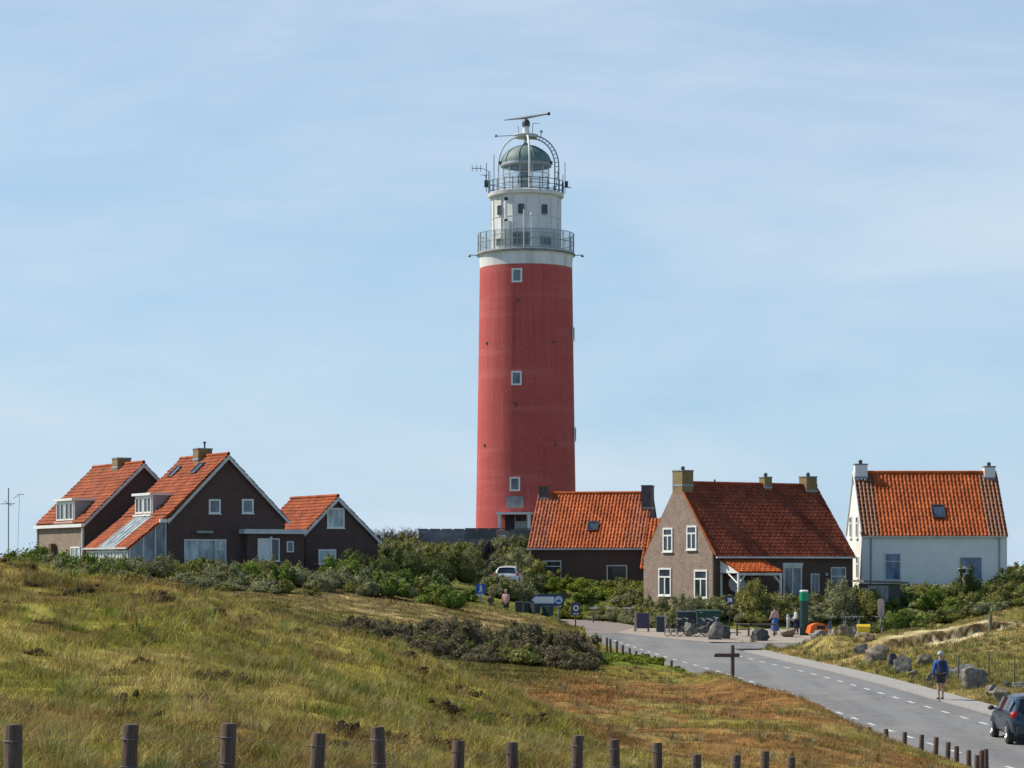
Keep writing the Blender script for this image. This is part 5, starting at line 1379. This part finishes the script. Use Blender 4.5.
spots = [(674, 145.6, .7, 0, None), (681, 146.0, .5, 0, 'black bicycle just right of the first one by the boulders'), (697, 145.6, .2, 2, None), (704, 145.3, .5, 0, 'black bicycle before the dark green container'), (711, 147.5, .5, 2, 'blue framed bicycle at the right edge of the green container'),
         (843, 148.5, 1.2, 1, None), (850, 148.5, 1.0, 0, 'dark bicycle in the second rack right of the silver one'), (857, 149, 1.25, 1, 'silver bicycle close to the yellow box'), (872, 149, .9, 0, 'dark bicycle behind the yellow box'), (829, 149, 1.3, 2, 'blue bicycle right of the orange box'), (884, 148, 1.1, 2, 'blue bicycle beside the pinkish marker post')]
used = set()
for px, Y, rz, k, lab in spots:
    if k in used: o = copy_tree(protos[k])
    else: o = protos[k]; used.add(k)
    if lab: o['label'] = lab
    p = on(px, Y); o.location = (p.x, p.y, max(p.z, zroad(Y)) + .01); o.rotation_euler = (rad(6), 0, rz)

# ------------------------------------------------------------------ containers, bins, panels, signs
def crate(px, Y, w, d, h_, mat, label, name, cat, rz=0, lid=None, dz=0, group=None, handles=False):
    p = on(px, Y); o = empty(name, (p.x, p.y, p.z + dz), rz, label, cat, group)
    m = MB(); m.prism([(-w * .46, -d * .46, 0), (w * .46, -d * .46, 0), (w * .46, d * .46, 0), (-w * .46, d * .46, 0)], (0, 0, h_ * .05))
    vs = [(-w * .46, -d * .46, .02), (w * .46, -d * .46, .02), (w * .46, d * .46, .02), (-w * .46, d * .46, .02), (-w / 2, -d / 2, h_ * .9), (w / 2, -d / 2, h_ * .9), (w / 2, d / 2, h_ * .9), (-w / 2, d / 2, h_ * .9)]
    m.add(vs, [(3, 2, 1, 0), (4, 5, 6, 7), (0, 1, 5, 4), (1, 2, 6, 5), (2, 3, 7, 6), (3, 0, 4, 7)]); m.build('body', mat, o)
    m = MB(); m.prism([(-w * .53, -d * .55, h_ * .9), (-w * .53, d * .53, h_ * .93), (-w * .53, d * .53, h_), (-w * .53, -d * .55, h_ * .95)], (w * 1.06, 0, 0)); m.build('lid', lid or mat, o)
    if handles:
        m = MB()
        for s in (-1, 1): m.bar((s * w * .42, d * .5, .1), (s * w * .47, d * .5, .1), .11, 12)
        m.build('wheels', M_black, o)
    return o
c = crate(708, 150.5, 1.45, 1.2, 1.45, M_green, 'dark green container with faint white marks behind the bicycles', 'recycling_container', 'container')
m = MB()
for k in range(4): m.box((-.3 + k * .25, -.585, .8 + .06 * (k % 2)), (.13, .02, .09))
m.build('mark', M_whitedim, c)
m = MB(); m.box((-.5, -.63, 1.30), (.16, .02, .07)); m.build('mark', M_whitedim, c)
crate(687, 152, 1.3, 1.1, 1.4, M_bin, 'grey-green container half hidden behind the bicycles', 'recycling_container', 'container')
crate(661, 151.5, .62, .7, 1.12, M_bin, 'dark wheeled bin beside the light pole at the lane', 'wheeled_bin', 'bin', handles=True)
for i, (px, Y, mt, lb) in enumerate([(491, 158, M_bin, 'dark wheeled bin at the left end of the row under the arrow sign'), (499, 158.4, M_green, 'dark green bin in the middle of the row under the arrow sign'), (507, 158, M_bin, 'dark wheeled bin right of the green one under the arrow sign'), (520, 158, M_green, 'green bin standing apart under the tail of the arrow sign')]):
    crate(px + 28, Y - 2.5, .5, .55, .66, mt, lb, 'wheeled_bin', 'bin', .3 * i, group='bins beside the arrow sign', handles=True, dz=.02)
# light pole, info panels
def pole(px, Y, h_, r, mat, name='post', parent=None):
    m = MB(); m.bar((0, 0, -.3), (0, 0, h_), r, 8); return m.build(name, mat, parent)
o = empty('grey_pole', on(665.5, 150.5), 0, 'thin light grey pole at the right side of the lane bin', 'pole'); pole(0, 0, 1.3, .045, M_grey, 'post', o); m = MB(); m.ball((0, 0, 1.32), (.06, .06, .04), 8); m.build('cap', M_grey, o)
o = empty('info_panel', on(642, 152), rad(-10), 'dark purple information panel with a pale timber post', 'information panel')
m = MB(); m.box((-.42, 0, .5), (.16, .12, 1.7)); m.build('post', plain('pale_timber', (.42, .34, .26), .8, .2), o)
m = MB(); m.box((.05, -.02, .78), (.75, .07, .95)); m.build('panel', M_purple, o)
m = MB(); m.box((.40, .02, .45), (.1, .1, 1.5)); m.build('post', M_wood, o)
def disc(c, r, mat, name, parent, t=.02, n=28):
    m = MB(); m.bar(Vector(c) - VY * t / 2, Vector(c) + VY * t / 2, r, n); return m.build(name, mat, parent)
def sign_z(px, py, Y): return ZP(py, Y) - H(XP(px, Y), Y)
# round blue sign with pale arrow
Y = 151; o = empty('traffic_sign', on(729.5, Y), 0, 'round blue sign with white arrow on a dark post by the hedge', 'traffic sign'); z = sign_z(729.5, 600, Y)
pole(0, 0, z + .3, .035, M_dark, 'post', o); s_ = disc((0, -.05, z), .29, M_navy, 'sign_plate', o)
m = MB(); m.prism([(.15, -.064, z + .12), (-.12, -.064, z + .12), (-.12, -.064, z + .03), (.0, -.064, z + .03), (-.17, -.064, z - .13), (-.11, -.064, z - .19), (.06, -.064, z - .02), (.06, -.064, z - .14), (.15, -.064, z - .14)], (0, -.008, 0)); m.build('arrow', M_white, s_)
# blue square sign with white figure
Y = 158; o = empty('traffic_sign', on(480.5, Y), 0, 'square bright blue sign with a white walking figure on the dune edge', 'traffic sign'); z = sign_z(480.5, 590, Y)
pole(0, 0, z + .3, .035, M_grey, 'post', o)
m = MB(); m.box((0, -.05, z + .08), (.62, .03, .64)); s_ = m.build('sign_plate', M_bluesign, o)
m = MB(); m.ball((.02, -.07, z + .28), (.06, .015, .06), 10); m.prism([(-.07, -.068, z + .2), (.1, -.068, z + .2), (.09, -.068, z), (.14, -.068, z - .16), (.06, -.068, z - .16), (.02, -.068, z - .03), (-.06, -.068, z - .16), (-.13, -.068, z - .14), (-.04, -.068, z + .03)], (0, -.008, 0)); m.build('figure', M_white, s_)
m = MB(); m.box((0, -.05, z - .33), (.5, .03, .14)); m.build('lower_plate', M_whitedim, o)
# arrow shaped direction sign: dark blue, white arrow to the left, pale emblem
Y = 156; o = empty('direction_sign', on(547, Y), 0, 'wide navy arrow sign pointing left with white arrow and round emblem', 'direction sign'); s = F / Y
z = sign_z(547, 600, Y); hw, hh = 17 / s, 5.6 / s
for x in (-.35, .75): m = MB(); m.bar((x, 0, -.3), (x, 0, z - .02), .04, 8); m.build('post', M_grey, o)
m = MB(); m.prism([(-hw, -.06, z), (-hw + .34, -.06, z + hh), (hw, -.06, z + hh), (hw, -.06, z - hh), (-hw + .34, -.06, z - hh)], (0, .05, 0)); s_ = m.build('sign_plate', M_navy, o)
m = MB(); m.prism([(-hw + .12, -.064, z), (-hw + .42, -.064, z + hh * .8), (-hw + .42, -.064, z + hh * .6), (.46, -.064, z + hh * .6), (.46, -.064, z - hh * .6), (-hw + .42, -.064, z - hh * .6), (-hw + .42, -.064, z - hh * .8)], (0, -.008, 0)); m.build('arrow', M_white, s_)
disc((.75, -.072, z), .26, plain('pale_blue_emblem', (.5, .62, .78), .5, .1), 'emblem', s_, .016)
m = MB(); m.prism([(.58, -.083, z - .13), (.92, -.083, z - .13), (.84, -.083, z + .03), (.66, -.083, z + .03)], (0, -.006, 0)); m.build('emblem_figure', M_bluesign, s_)
m = MB(); m.box((.1, -.035, z - hh - .08), (1.6, .03, .1)); m.build('lower_plate', plain('faded_pink_plate', (.5, .38, .36), .7, .1), o)
# dark sign with white round mark
Y = 155; o = empty('traffic_sign', on(575.5, Y), rad(8), 'dark upright sign with white round mark at the bend of the lane', 'traffic sign'); z = sign_z(575.5, 609, Y)
m = MB(); m.box((0, -.04, z), (.62, .05, .84)); s_ = m.build('sign_plate', M_purple, o); pole(0, 0, z + .3, .045, M_brownwood, 'post', o)
disc((.02, -.078, z + .06), .19, M_white, 'round_mark', s_, .02); disc((.02, -.092, z + .06), .10, M_navy, 'round_mark', s_, .02)
m = MB(); m.box((.02, -.075, z - .3), (.36, .02, .07)); m.build('text_bar', M_whitedim, s_)
# white rail in three pieces above the lane
o = empty('white_rail', on(612, 166), rad(2), 'low broken white rail along the verge above the lane', 'rail')
z = sign_z(612, 608, 166)
for x0, x1 in ((-1.55, -.98), (-.42, .2), (.72, 1.3)):
    m = MB(); m.box(((x0 + x1) / 2, 0, z), (x1 - x0, .06, .1)); m.build('board', M_white, o)
for x in (-1.3, -.1, 1.0): m = MB(); m.box((x, .06, z - .5), (.08, .07, 1.3)); m.build('post', M_wood, o)
# timber finger post with cross arm
Y = 96; o = empty('finger_post', on(732.5, Y), 0, 'brown timber signpost with one cross arm at the edge of the heath', 'signpost'); z = sign_z(732.5, 645, Y)
m = MB(); m.lathe([(.085, -.3), (.08, z - .05), (.05, z)], 10); m.build('post', M_postwood, o)
zb = sign_z(727, 651.5, Y); m = MB(); m.prism([(-.74, -.09, zb + .02), (-.67, -.09, zb + .07), (.28, -.09, zb + .07), (.28, -.09, zb - .08), (-.74, -.09, zb - .08)], (0, .05, 0)); m.build('arm', M_brownwood, o)
# dark post with bright green top
Y = 147; o = empty('marker_post', on(804, Y), 0, 'tall dark post with bright green top and white cap', 'marker post'); z = sign_z(804, 590, Y); s = F / Y
m = MB(); m.lathe([(.27, -.2), (.26, z - .62)], 18); m.build('shaft', M_green, o)
m = MB(); m.lathe([(.275, z - .66), (.275, z - .12)], 18); m.build('band', M_brightgreen, o)
m = MB(); m.lathe([(.265, z - .13), (.27, z - .04), (.2, z)], 18); m.build('cap', M_white, o)
# grey short post beside the person in pale clothes
o = empty('concrete_post', on(788.3, 147), 0, 'short grey post beside the woman in a blue skirt', 'post'); m = MB(); m.lathe([(.11, -.2), (.1, 1.25), (.06, 1.3)], 10); m.build('shaft', M_grey, o); m = MB(); m.lathe([(.115, .95), (.115, 1.1)], 10); m.build('band', M_whitedim, o)
# pinkish marker post
Y = 150; o = empty('marker_sign', on(881, Y), 0, 'pale pink rounded marker panel on a thin grey post', 'marker'); z = sign_z(881, 608, Y)
pole(0, 0, z, .07, M_grey, 'post', o); m = MB(); pts = [(.2 * math.cos(t), -.06, z + .0 + (.42 if math.sin(t) > 0 else -.38) * 1 + .17 * math.sin(t)) for t in np.linspace(0, 2 * math.pi, 21)[:-1]]
m.prism(pts, (0, .06, 0)); m.build('panel', plain('pale_pink_panel', (.62, .42, .38), .6, .08), o)
# orange box: hooded plastic shell with dark opening
Y = 146.5; o = empty('orange_box', on(817, Y), rad(12), 'orange hooded plastic box with dark opening behind the grass mound', 'orange box'); o.location.z = ZP(631.5, Y) - .1; o.scale = (.84, .84, .84)
m = MB(); sec = [(.62 * math.cos(t), .2 + .55 * max(0, math.sin(t)) ** .6) for t in np.linspace(0, math.pi, 11)]
m.prism([(-.66, -.45, 0), (.66, -.45, 0)] + [(x, -.45, z) for x, z in sec], (0, .9, 0)); m.build('shell', M_orange, o, bevel=.02)
m = MB(); m.box((.15, -.455, .42), (.62, .05, .26)); m.build('opening', M_black, o)  # flat black panel, the shaded inside put into its colour
m = MB(); m.prism([(-.75, -.5, 0), (-.6, -.5, .55), (-.45, -.5, .62), (-.4, -.5, 0)], (0, .95, 0)); m.build('flap', M_orange, o, bevel=.015)
# yellow box
Y = 147.5; o = empty('grit_box', on(863.5, Y), rad(-6), 'yellow box beside the parked bicycles', 'box'); o.location.z = ZP(632.5, Y)
m = MB(); m.prism([(-.36, -.3, 0), (.36, -.3, 0), (.4, -.33, .38), (-.4, -.33, .38)], (0, .62, 0)); m.build('body', M_yellow, o)
m = MB(); m.prism([(-.42, -.36, .38), (.42, -.36, .38), (.4, -.2, .5), (-.4, -.2, .5)], (0, .55, 0)); m.build('lid', M_yellow, o)
# timber bench rails
Y = 146; o = empty('timber_bench', on(752, Y), rad(-4), 'weathered timber table and rail beside the black boulder', 'bench')
m = MB(); m.box((-.55, 0, .72), (.9, .7, .09)); m.box((.75, .1, .72), (1.5, .16, .12)); m.build('top', M_wood, o)
for x in (-.9, -.2, .25, 1.35): m = MB(); m.box((x, .05, .3), (.11, .12, .8)); m.build('leg', M_wood, o)
m = MB(); m.box((-.55, -.55, .42), (.9, .22, .06)); m.build('seat', M_wood, o)
# garden table with pale post near the white house
o = empty('bird_table', on(963.5, 157.2), 0, 'pale post with small roofed top before the white house', 'bird table'); z = max(1.9, sign_z(963.5, 574, 157.2))
m = MB(); m.bar((0, 0, -.2), (0, 0, z), .07, 8); m.build('post', M_whitedim, o); m = MB(); m.box((0, 0, z), (.5, .4, .06)); m.build('tray', M_whitedim, o); m = MB(); m.prism([(-.34, -.25, z + .3), (.34, -.25, z + .3), (0, -.25, z + .5)], (0, .5, 0)); m.build('roof', M_whitedim, o); m = MB(); m.bar((-.2, 0, z), (-.2, 0, z + .3), .025, 5); m.bar((.2, 0, z), (.2, 0, z + .3), .025, 5); m.build('upright', M_whitedim, o)
shrub(968, 157.6, 2.3, 1.1, 'dark', 'dark small bush wrapped round the pale post at the white wall', 1200)

# masts on the far left
for px, top, thick, lab in ((8.5, 488, .05, 'taller thin aerial mast with cross arms at the far left'), (17, 494, .017, 'fainter aerial mast with a bent head right of the taller one')):
    Y = 190; o = empty('aerial_mast', on(px, Y), 0, lab, 'mast'); zt = ZP(top, Y) - H(XP(px, Y), Y)
    m = MB(); m.bar((0, 0, -.2), ((0 if px < 10 else .2), 0, zt), thick, 6); m.build('mast', M_grey, o)
    m = MB()
    if px < 10:
        m.bar((-.6, 0, zt - 1.25), (.5, 0, zt - 1.25), .035, 6); m.bar((-.35, 0, zt - 1.0), (.3, 0, zt - 1.45), .025, 5)
        for x in (-.55, -.25, .15, .45): m.bar((x, -.2, zt - 1.25), (x, .2, zt - 1.25), .02, 5)
    else: m.tube([(-.3, 0, zt - .35), (.2, 0, zt), (.55, 0, zt - .05)], .03, 6)
    m.build('aerial', M_grey, o)

# ------------------------------------------------------------------ cars
def make_car(label, paint, loc, rz, name='parked_car', wagon=False):
    c = empty(name, loc, rz, label, 'car')
    st = [(-2.02, .36, .58, .66, .70, .70, .55), (-1.96, .28, .80, .88, .80, .82, .68), (-1.84, .24, .93, 1.02, .83, .85, .72), (-1.52, .21, .97, 1.40, .84, .87, .60),
          (-1.2, .2, .96, 1.46, .84, .87, .585), (-.4, .2, .94, 1.49, .84, .87, .58), (.25, .2, .92, 1.45, .84, .87, .575), (.6, .2, .91, 1.34, .84, .87, .58), (1.2, .2, .90, .96, .84, .86, .70), (1.65, .22, .80, .85, .82, .84, .66), (1.92, .28, .62, .68, .76, .76, .55), (2.0, .36, .5, .55, .66, .66, .5)]
    vs, fs = [], []
    for y, zb, zbelt, zr, wb, wm, wr in st:
        half = [(wb * .9, zb), (wb, zb + .1), (wm, (zb + zbelt) / 2 + .05), (wm * .985, zbelt), (wr + (wm - wr) * .35, zbelt + (zr - zbelt) * .62), (wr, zr - .03), (wr * .6, zr + .01), (0, zr + .02)]
        vs += [(x, y, z) for x, z in half] + [(-x, y, z) for x, z in half[-2::-1]]
    k = 15
    for i in range(len(st) - 1):
        fs += [(i * k + j, i * k + j + 1, (i + 1) * k + j + 1, (i + 1) * k + j) for j in range(k - 1)] + [(i * k + k - 1, i * k, (i + 1) * k, (i + 1) * k + k - 1)]
    fs += [tuple(range(k)), tuple(range((len(st) - 1) * k, len(st) * k))]
    m = MB(); m.add(vs, fs, 0, True); body = m.build('body', paint, c)
    md = body.modifiers.new('round', 'SUBSURF'); md.levels = md.render_levels = 1
    def side(y):   # belt and roof line of the side glass at a station
        ys = [s[0] for s in st]; f_ = lambda j: np.interp(min(y, .1), ys, [s[j] for s in st]); zb_, zr_, wm, wr = f_(2), f_(3), f_(5), f_(6)
        lo = (wm * .985 - .015, zb_ + .035); t = .8; w62 = wr + (wm - wr) * .35
        return lo, (wr + .06, zb_ + (zr_ - zb_) * t)
    for s in (-1, 1):
        for y0, y1 in ((-1.55, -1.0), (-.93, -.08), (0, .45)):
            m = MB(); ys = np.linspace(y0, y1, 4); P = []
            for y in ys: lo, hi = side(y); P.append(((s * (lo[0] + .012), y, lo[1]), (s * (hi[0] + .035), y, hi[1])))
            m.add([p for q in P for p in q], [(2 * i, 2 * i + 1, 2 * i + 3, 2 * i + 2) for i in range(3)], 0, True); m.build('side_window', M_carglass, c)
    m = MB(); m.add([(-.66, -1.90, 1.0), (.66, -1.90, 1.0), (.52, -1.60, 1.37), (-.52, -1.60, 1.37)], [(0, 1, 2, 3)]); m.build('rear_window', M_carglass, c)
    m = MB(); m.add([(-.64, 1.16, .955), (.64, 1.16, .955), (.49, .66, 1.32), (-.49, .66, 1.32)], [(0, 1, 2, 3)]); m.build('windscreen', M_carglass, c)
    for s in (-1, 1):
        m = MB(); m.ball((s * .75, -1.84, .88), (.125, .12, .14), 12); m.build('tail_light', M_redpaint, c)
        m = MB(); m.ball((s * .62, 1.83, .68), (.16, .12, .08), 12); m.build('headlight', M_white, c)
        m = MB(); m.ball((s * 1.0, .72, .98), (.11, .07, .08), 10); m.bar((s * .84, .75, .95), (s * .95, .73, .97), .03, 6); m.build('mirror', M_dark, c)
        m = MB(); m.box((s * .878, -.05, .78), (.03, .16, .025)); m.build('door_handle', paint, c)
        for y in (-1.24, 1.24):
            a = MB(); a.bar((s * .70, y, .33), (s * .872, y, .33), .365, 24); a.build('wheel_arch', M_black, c)
            m = MB(); m.lathe([(.18, -.09), (.30, -.09), (.315, -.06), (.315, .06), (.30, .09), (.2, .09)], 24); wh = m.build('tyre', M_black, c); wh.rotation_euler = (0, rad(90), 0); wh.location = (s * .80, y, .315)
            r = MB(); r.lathe([(.0, .075), (.06, .08), (.07, .065)], 12)
            for q in range(7): t = 2 * math.pi * q / 7; r.bar((.05 * math.cos(t), .05 * math.sin(t), .085), (.19 * math.cos(t), .19 * math.sin(t), .09), .022, 5)
            r.lathe([(.18, .06), (.215, .097), (.2, .1), (.17, .06)], 24, cap=False); rm_ = r.build('rim', M_rim, wh); rm_.rotation_euler = (0 if s > 0 else math.pi, 0, 0)
    m = MB(); m.box((0, -1.98, .44), (1.4, .12, .2)); m.build('rear_bumper', M_dark, c, bevel=.03)
    m = MB(); m.box((0, -2.0, .68), (.52, .03, .11)); m.build('number_plate', M_yellow, c)
    m = MB(); m.box((0, -1.56, 1.44), (1.0, .2, .03)); m.build('roof_spoiler', M_dark, c, bevel=.01)
    m = MB(); m.bar((0, -1.2, 1.5), (0, -1.35, 1.68), .008, 4); m.build('aerial', M_dark, c)
    return c
yc = 75.6
make_car('blue-grey hatchback driving up the road, cut by the right edge', M_carblue, (16.22, yc, zroad(yc) + .01), rad(-1))
p = on(509, 168.5); wc = make_car('white car seen from behind above the dune hedge', M_carwhite, (p.x, p.y, ZP(587, 168.5)), rad(-6), wagon=True)

# ------------------------------------------------------------------ people
def skin_obj(name, nodes, edges, mat, parent, levels=2, root=0):
    me = bpy.data.meshes.new(name); me.from_pydata([n[0] for n in nodes], edges, [])
    ob = bpy.data.objects.new(name, me); COL.objects.link(ob)
    md = ob.modifiers.new('s', 'SKIN'); md.use_smooth_shade = True
    for i, n in enumerate(nodes):
        r = n[1]; r = r if hasattr(r, '__len__') else (r, r)
        me.skin_vertices[0].data[i].radius = r; me.skin_vertices[0].data[i].use_root = (i == root)
    sb = ob.modifiers.new('b', 'SUBSURF'); sb.levels = levels; sb.render_levels = levels
    dg = bpy.context.evaluated_depsgraph_get(); nm = bpy.data.meshes.new_from_object(ob.evaluated_get(dg))
    bpy.data.objects.remove(ob); bpy.data.meshes.remove(me)
    nm.name = name; nm.materials.clear(); nm.materials.append(mat)
    nm.polygons.foreach_set('use_smooth', [True] * len(nm.polygons))
    return put(name, nm, parent)
def person(label, loc, rz, height=1.75, stride=.0, arms=(.05, .05), bend=(0, 0), top=M_blue, bottom=M_darkcl, kind='shorts', hair=M_hair, cap=None, sleeves=True, pack=None, crouch=0, bag=None):
    """faces local +y"""
    root = empty('person', loc, rz, label, 'person'); k = height / 1.75
    J = {}
    def nd(n, x, y, z, r): J[n] = (Vector((x, y, z)) * k, (r[0] * k, r[1] * k) if hasattr(r, '__len__') else r * k)
    nd('pelvis', 0, 0, .95, (.155, .115)); nd('waist', 0, .005, 1.10, (.135, .10)); nd('chest', 0, 0, 1.29, (.165, .115)); nd('collar', 0, -.01, 1.44, (.11, .08)); nd('neck', 0, .0, 1.52, .055); nd('skull', 0, .02, 1.60, (.075, .085)); nd('crown', 0, .015, 1.685, (.078, .088)); nd('nose', 0, .115, 1.615, .014)
    for s, sg in (('l', -1), ('r', 1)):
        st = stride * sg
        nd('hip' + s, sg * .095, 0, .88, (.095, .10)); nd('knee' + s, sg * .10, st * .5 + .02, .50, .060); nd('calf' + s, sg * .10, st * .7 - .02, .36, .055); nd('ankle' + s, sg * .10, st - .03, .10, .038); nd('heel' + s, sg * .10, st - .05, .04, .035); nd('toe' + s, sg * .115, st + .15, .03, (.045, .03))
        a = arms[0 if sg < 0 else 1]; b_ = bend[0 if sg < 0 else 1]
        nd('sh' + s, sg * .185, 0, 1.41, .06); nd('elb' + s, sg * .245, -.03 + a * .5, 1.14, .042)
        e = J['elb' + s][0] / k; wr = e + Vector((sg * .01, .24 * math.sin(b_) + .03, -.24 * math.cos(b_))); d = (wr - e).normalized()
        nd('wr' + s, *wr, .028); pm = wr + d * .08; nd('palm' + s, *pm, (.038, .02))
        for q, (o, ln) in enumerate(((-.028, .075), (-.01, .085), (.01, .08), (.028, .065))):
            f1 = pm + d * .035 + Vector((0, o, 0)); nd(f'f{q}a{s}', *f1, .0105); f2 = f1 + d * ln * .55 + Vector((-sg * .008, 0, 0)); nd(f'f{q}b{s}', *f2, .0095); f3 = f2 + d * ln * .45 + Vector((-sg * .02, 0, 0)); nd(f'f{q}c{s}', *f3, .008)
        t1 = wr + d * .04 + Vector((-sg * .012, .035, 0)); nd('ta' + s, *t1, .011); nd('tb' + s, *(t1 + d * .045 + Vector((-sg * .01, .02, 0))), .009)
    E = [('pelvis', 'waist'), ('waist', 'chest'), ('chest', 'collar'), ('collar', 'neck'), ('neck', 'skull'), ('skull', 'crown'), ('skull', 'nose')]
    for s in 'lr':
        E += [('pelvis', 'hip' + s), ('hip' + s, 'knee' + s), ('knee' + s, 'calf' + s), ('calf' + s, 'ankle' + s), ('ankle' + s, 'heel' + s), ('heel' + s, 'toe' + s), ('chest', 'sh' + s), ('sh' + s, 'elb' + s), ('elb' + s, 'wr' + s), ('wr' + s, 'palm' + s), ('wr' + s, 'ta' + s), ('ta' + s, 'tb' + s)]
        for q in range(4): E += [('palm' + s, f'f{q}a{s}'), (f'f{q}a{s}', f'f{q}b{s}'), (f'f{q}b{s}', f'f{q}c{s}')]
    def make(name, E, mat, grow, over={}, r0=None):
        ns = []; [ns.append(n) for e in E for n in e if n not in ns]
        idx = {n: i for i, n in enumerate(ns)}; nodes = []
        for n in ns:
            p, r = J[n]; r = over.get(n, r); r = r if hasattr(r, '__len__') else (r, r); nodes.append((p, (r[0] + grow * k, r[1] + grow * k)))
        return skin_obj(name, nodes, [(idx[a], idx[b]) for a, b in E], mat, root, 2, idx[r0 or E[0][0]])
    body = make('body', E, M_skin, 0)
    sl = [('chest', 'sh' + s) for s in 'lr'] + [('sh' + s, 'elb' + s) for s in 'lr'] + ([('elb' + s, 'wr' + s) for s in 'lr'] if sleeves else [])
    make('jacket' if sleeves else 'shirt', [('pelvis', 'waist'), ('waist', 'chest'), ('chest', 'collar')] + sl, top, .022)
    if kind == 'skirt':
        m = MB(); m.lathe([(.15 * k, 1.06 * k), (.2 * k, .9 * k), (.27 * k, .35 * k), (.28 * k, .22 * k), (.25 * k, .24 * k)], 20, cap=False); m.build('skirt', bottom, root)
    else:
        low = 'knee' if kind == 'shorts' else 'ankle'
        for s in 'lr': J['mid' + s] = (J['hip' + s][0].lerp(J['knee' + s][0], .8), .075 * k)
        tr = []
        for s in 'lr': tr += [('pelvis', 'hip' + s)] + ([('hip' + s, 'mid' + s)] if kind == 'shorts' else [('hip' + s, 'knee' + s), ('knee' + s, 'ankle' + s)])
        make('shorts' if kind == 'shorts' else 'trousers', tr, bottom, .024)
    for s in 'lr': make('shoe', [('ankle' + s, 'heel' + s), ('heel' + s, 'toe' + s)], M_shoe, .014)
    hd = J['crown'][0]
    m = MB(); m.ball(hd + Vector((0, -.022, .012)) * k, (.094 * k, .100 * k, .098 * k), 14); m.build('hair', hair, root)
    if cap:
        m = MB(); m.lathe([(.107 * k, .0), (.105 * k, .05 * k), (.075 * k, .10 * k), (.0, .118 * k)], 18, hd + Vector((0, -.005, .01)) * k); m.prism([hd + Vector(p) * k for p in ((-.08, .08, .0), (.08, .08, .0), (.06, .19, -.015), (-.06, .19, -.015))], (0, 0, .012)); m.build('cap', cap, root)
    for sg in (-1, 1):
        m = MB(); m.ball(J['skull'][0] + Vector((sg * .03, .083, .03)) * k, .009 * k, 8); m.build('eye', M_dark, root)
    if pack:
        pk = MB(); pk.box(Vector((0, -.21, 1.24)) * k, (.31 * k, .17 * k, .46 * k)); b_ = pk.build('backpack', pack, root, bevel=.05)
        q = MB(); q.box(Vector((0, -.315, 1.14)) * k, (.23 * k, .06 * k, .2 * k)); q.build('front_pocket', M_navycl, b_, bevel=.02)
        q = MB()
        for sg in (-1, 1): q.tube([Vector(p) * k for p in ((sg * .1, -.14, 1.43), (sg * .115, 0, 1.50), (sg * .12, .13, 1.40), (sg * .13, .14, 1.2), (sg * .15, -.1, 1.05))], .022, 6)
        q.build('strap', M_navycl, b_)
    return root
def ped(px, Y, z=None): 
    p = on(px, Y); return (p.x, p.y, p.z if z is None else z)
Yw = 92.5; xw = XP(940.5, Yw)
person('walker in blue jacket, dark shorts and light cap with backpack beside the boulders', (xw, Yw, zroad(Yw) + .055 if True else 0), rad(6), 1.8, .1, (.04, -.02), (.35, .3), M_blue, M_darkcl, 'shorts', M_greyhair, M_palecl, True, M_navycl)
Y = 155.5; person('person in pale pink shirt and dark shorts near the arrow sign', ped(506, Y, ZP(617.5, Y)), rad(150), 1.8, .05, (.1, .1), (1.2, 1.0), M_pink, M_darkcl, 'shorts', M_skin, None, False)
bpy.context.view_layer.update()
Y = 156.5; person('person with dark hair partly hidden in the grass below the blue sign', ped(490.5, Y, ZP(617.5, Y)), rad(200), 1.55, .05, (.05, .05), (.3, .3), M_brownwood, M_darkcl, 'trousers', M_hair, None, False)
Y = 148; person('woman in pale pink top and blue skirt beside the black boulder', ped(775, Y, zroad(Y) + .02), rad(20), 1.68, .06, (.1, .05), (.9, .5), M_pink, M_denim, 'skirt', M_hair, None, True)
Y = 148.5; person('person in pale top and dark trousers left of the green topped post', ped(796, Y, zroad(Y) + .02), rad(100), 1.6, .08, (.1, .1), (.8, .8), M_palecl, M_navycl, 'trousers', M_hair, None, True)
thicket('car_hedge_scrub', area(16, 488, 532, 163.5, 166, lambda x, y, p: True), ['greygreen', 'olive', 'greygreen'], (1.15, 1.45), (.7, 1.1), 900, 'grey-green scrub hiding the lower half of the white car')

thicket('stair_foot_scrub', area(16, 470, 505, 173, 180), ['greygreen', 'olive'], (.4, .6), (.7, 1.1), 700, 'low grey scrub below the foot of the dark stair')
thicket('green_verge_plants', area(34, 596, 682, 108, 121, lambda x, y, p: dist_line(np.array([x]), np.array([y]), ROAD)[0][0] > 4.3 and x < np.interp(y, [108, 121], [8.2, 6])), ['green', 'lime', 'lime'], (.2, .38), (.5, .9), 500, 'bright green low plants around the short roadside posts')
thicket('heather_clumps', [(x, y) for x, y in area(230, -60, 560, 16, 52) if fbm(np.array([x / 2.2]), np.array([y / 3.0]), 63)[0] > .53 and x < 1.5], ['heather'], (.14, .26), (.25, .55), 500, 'dark brown heather clumps scattered in the hill grass')
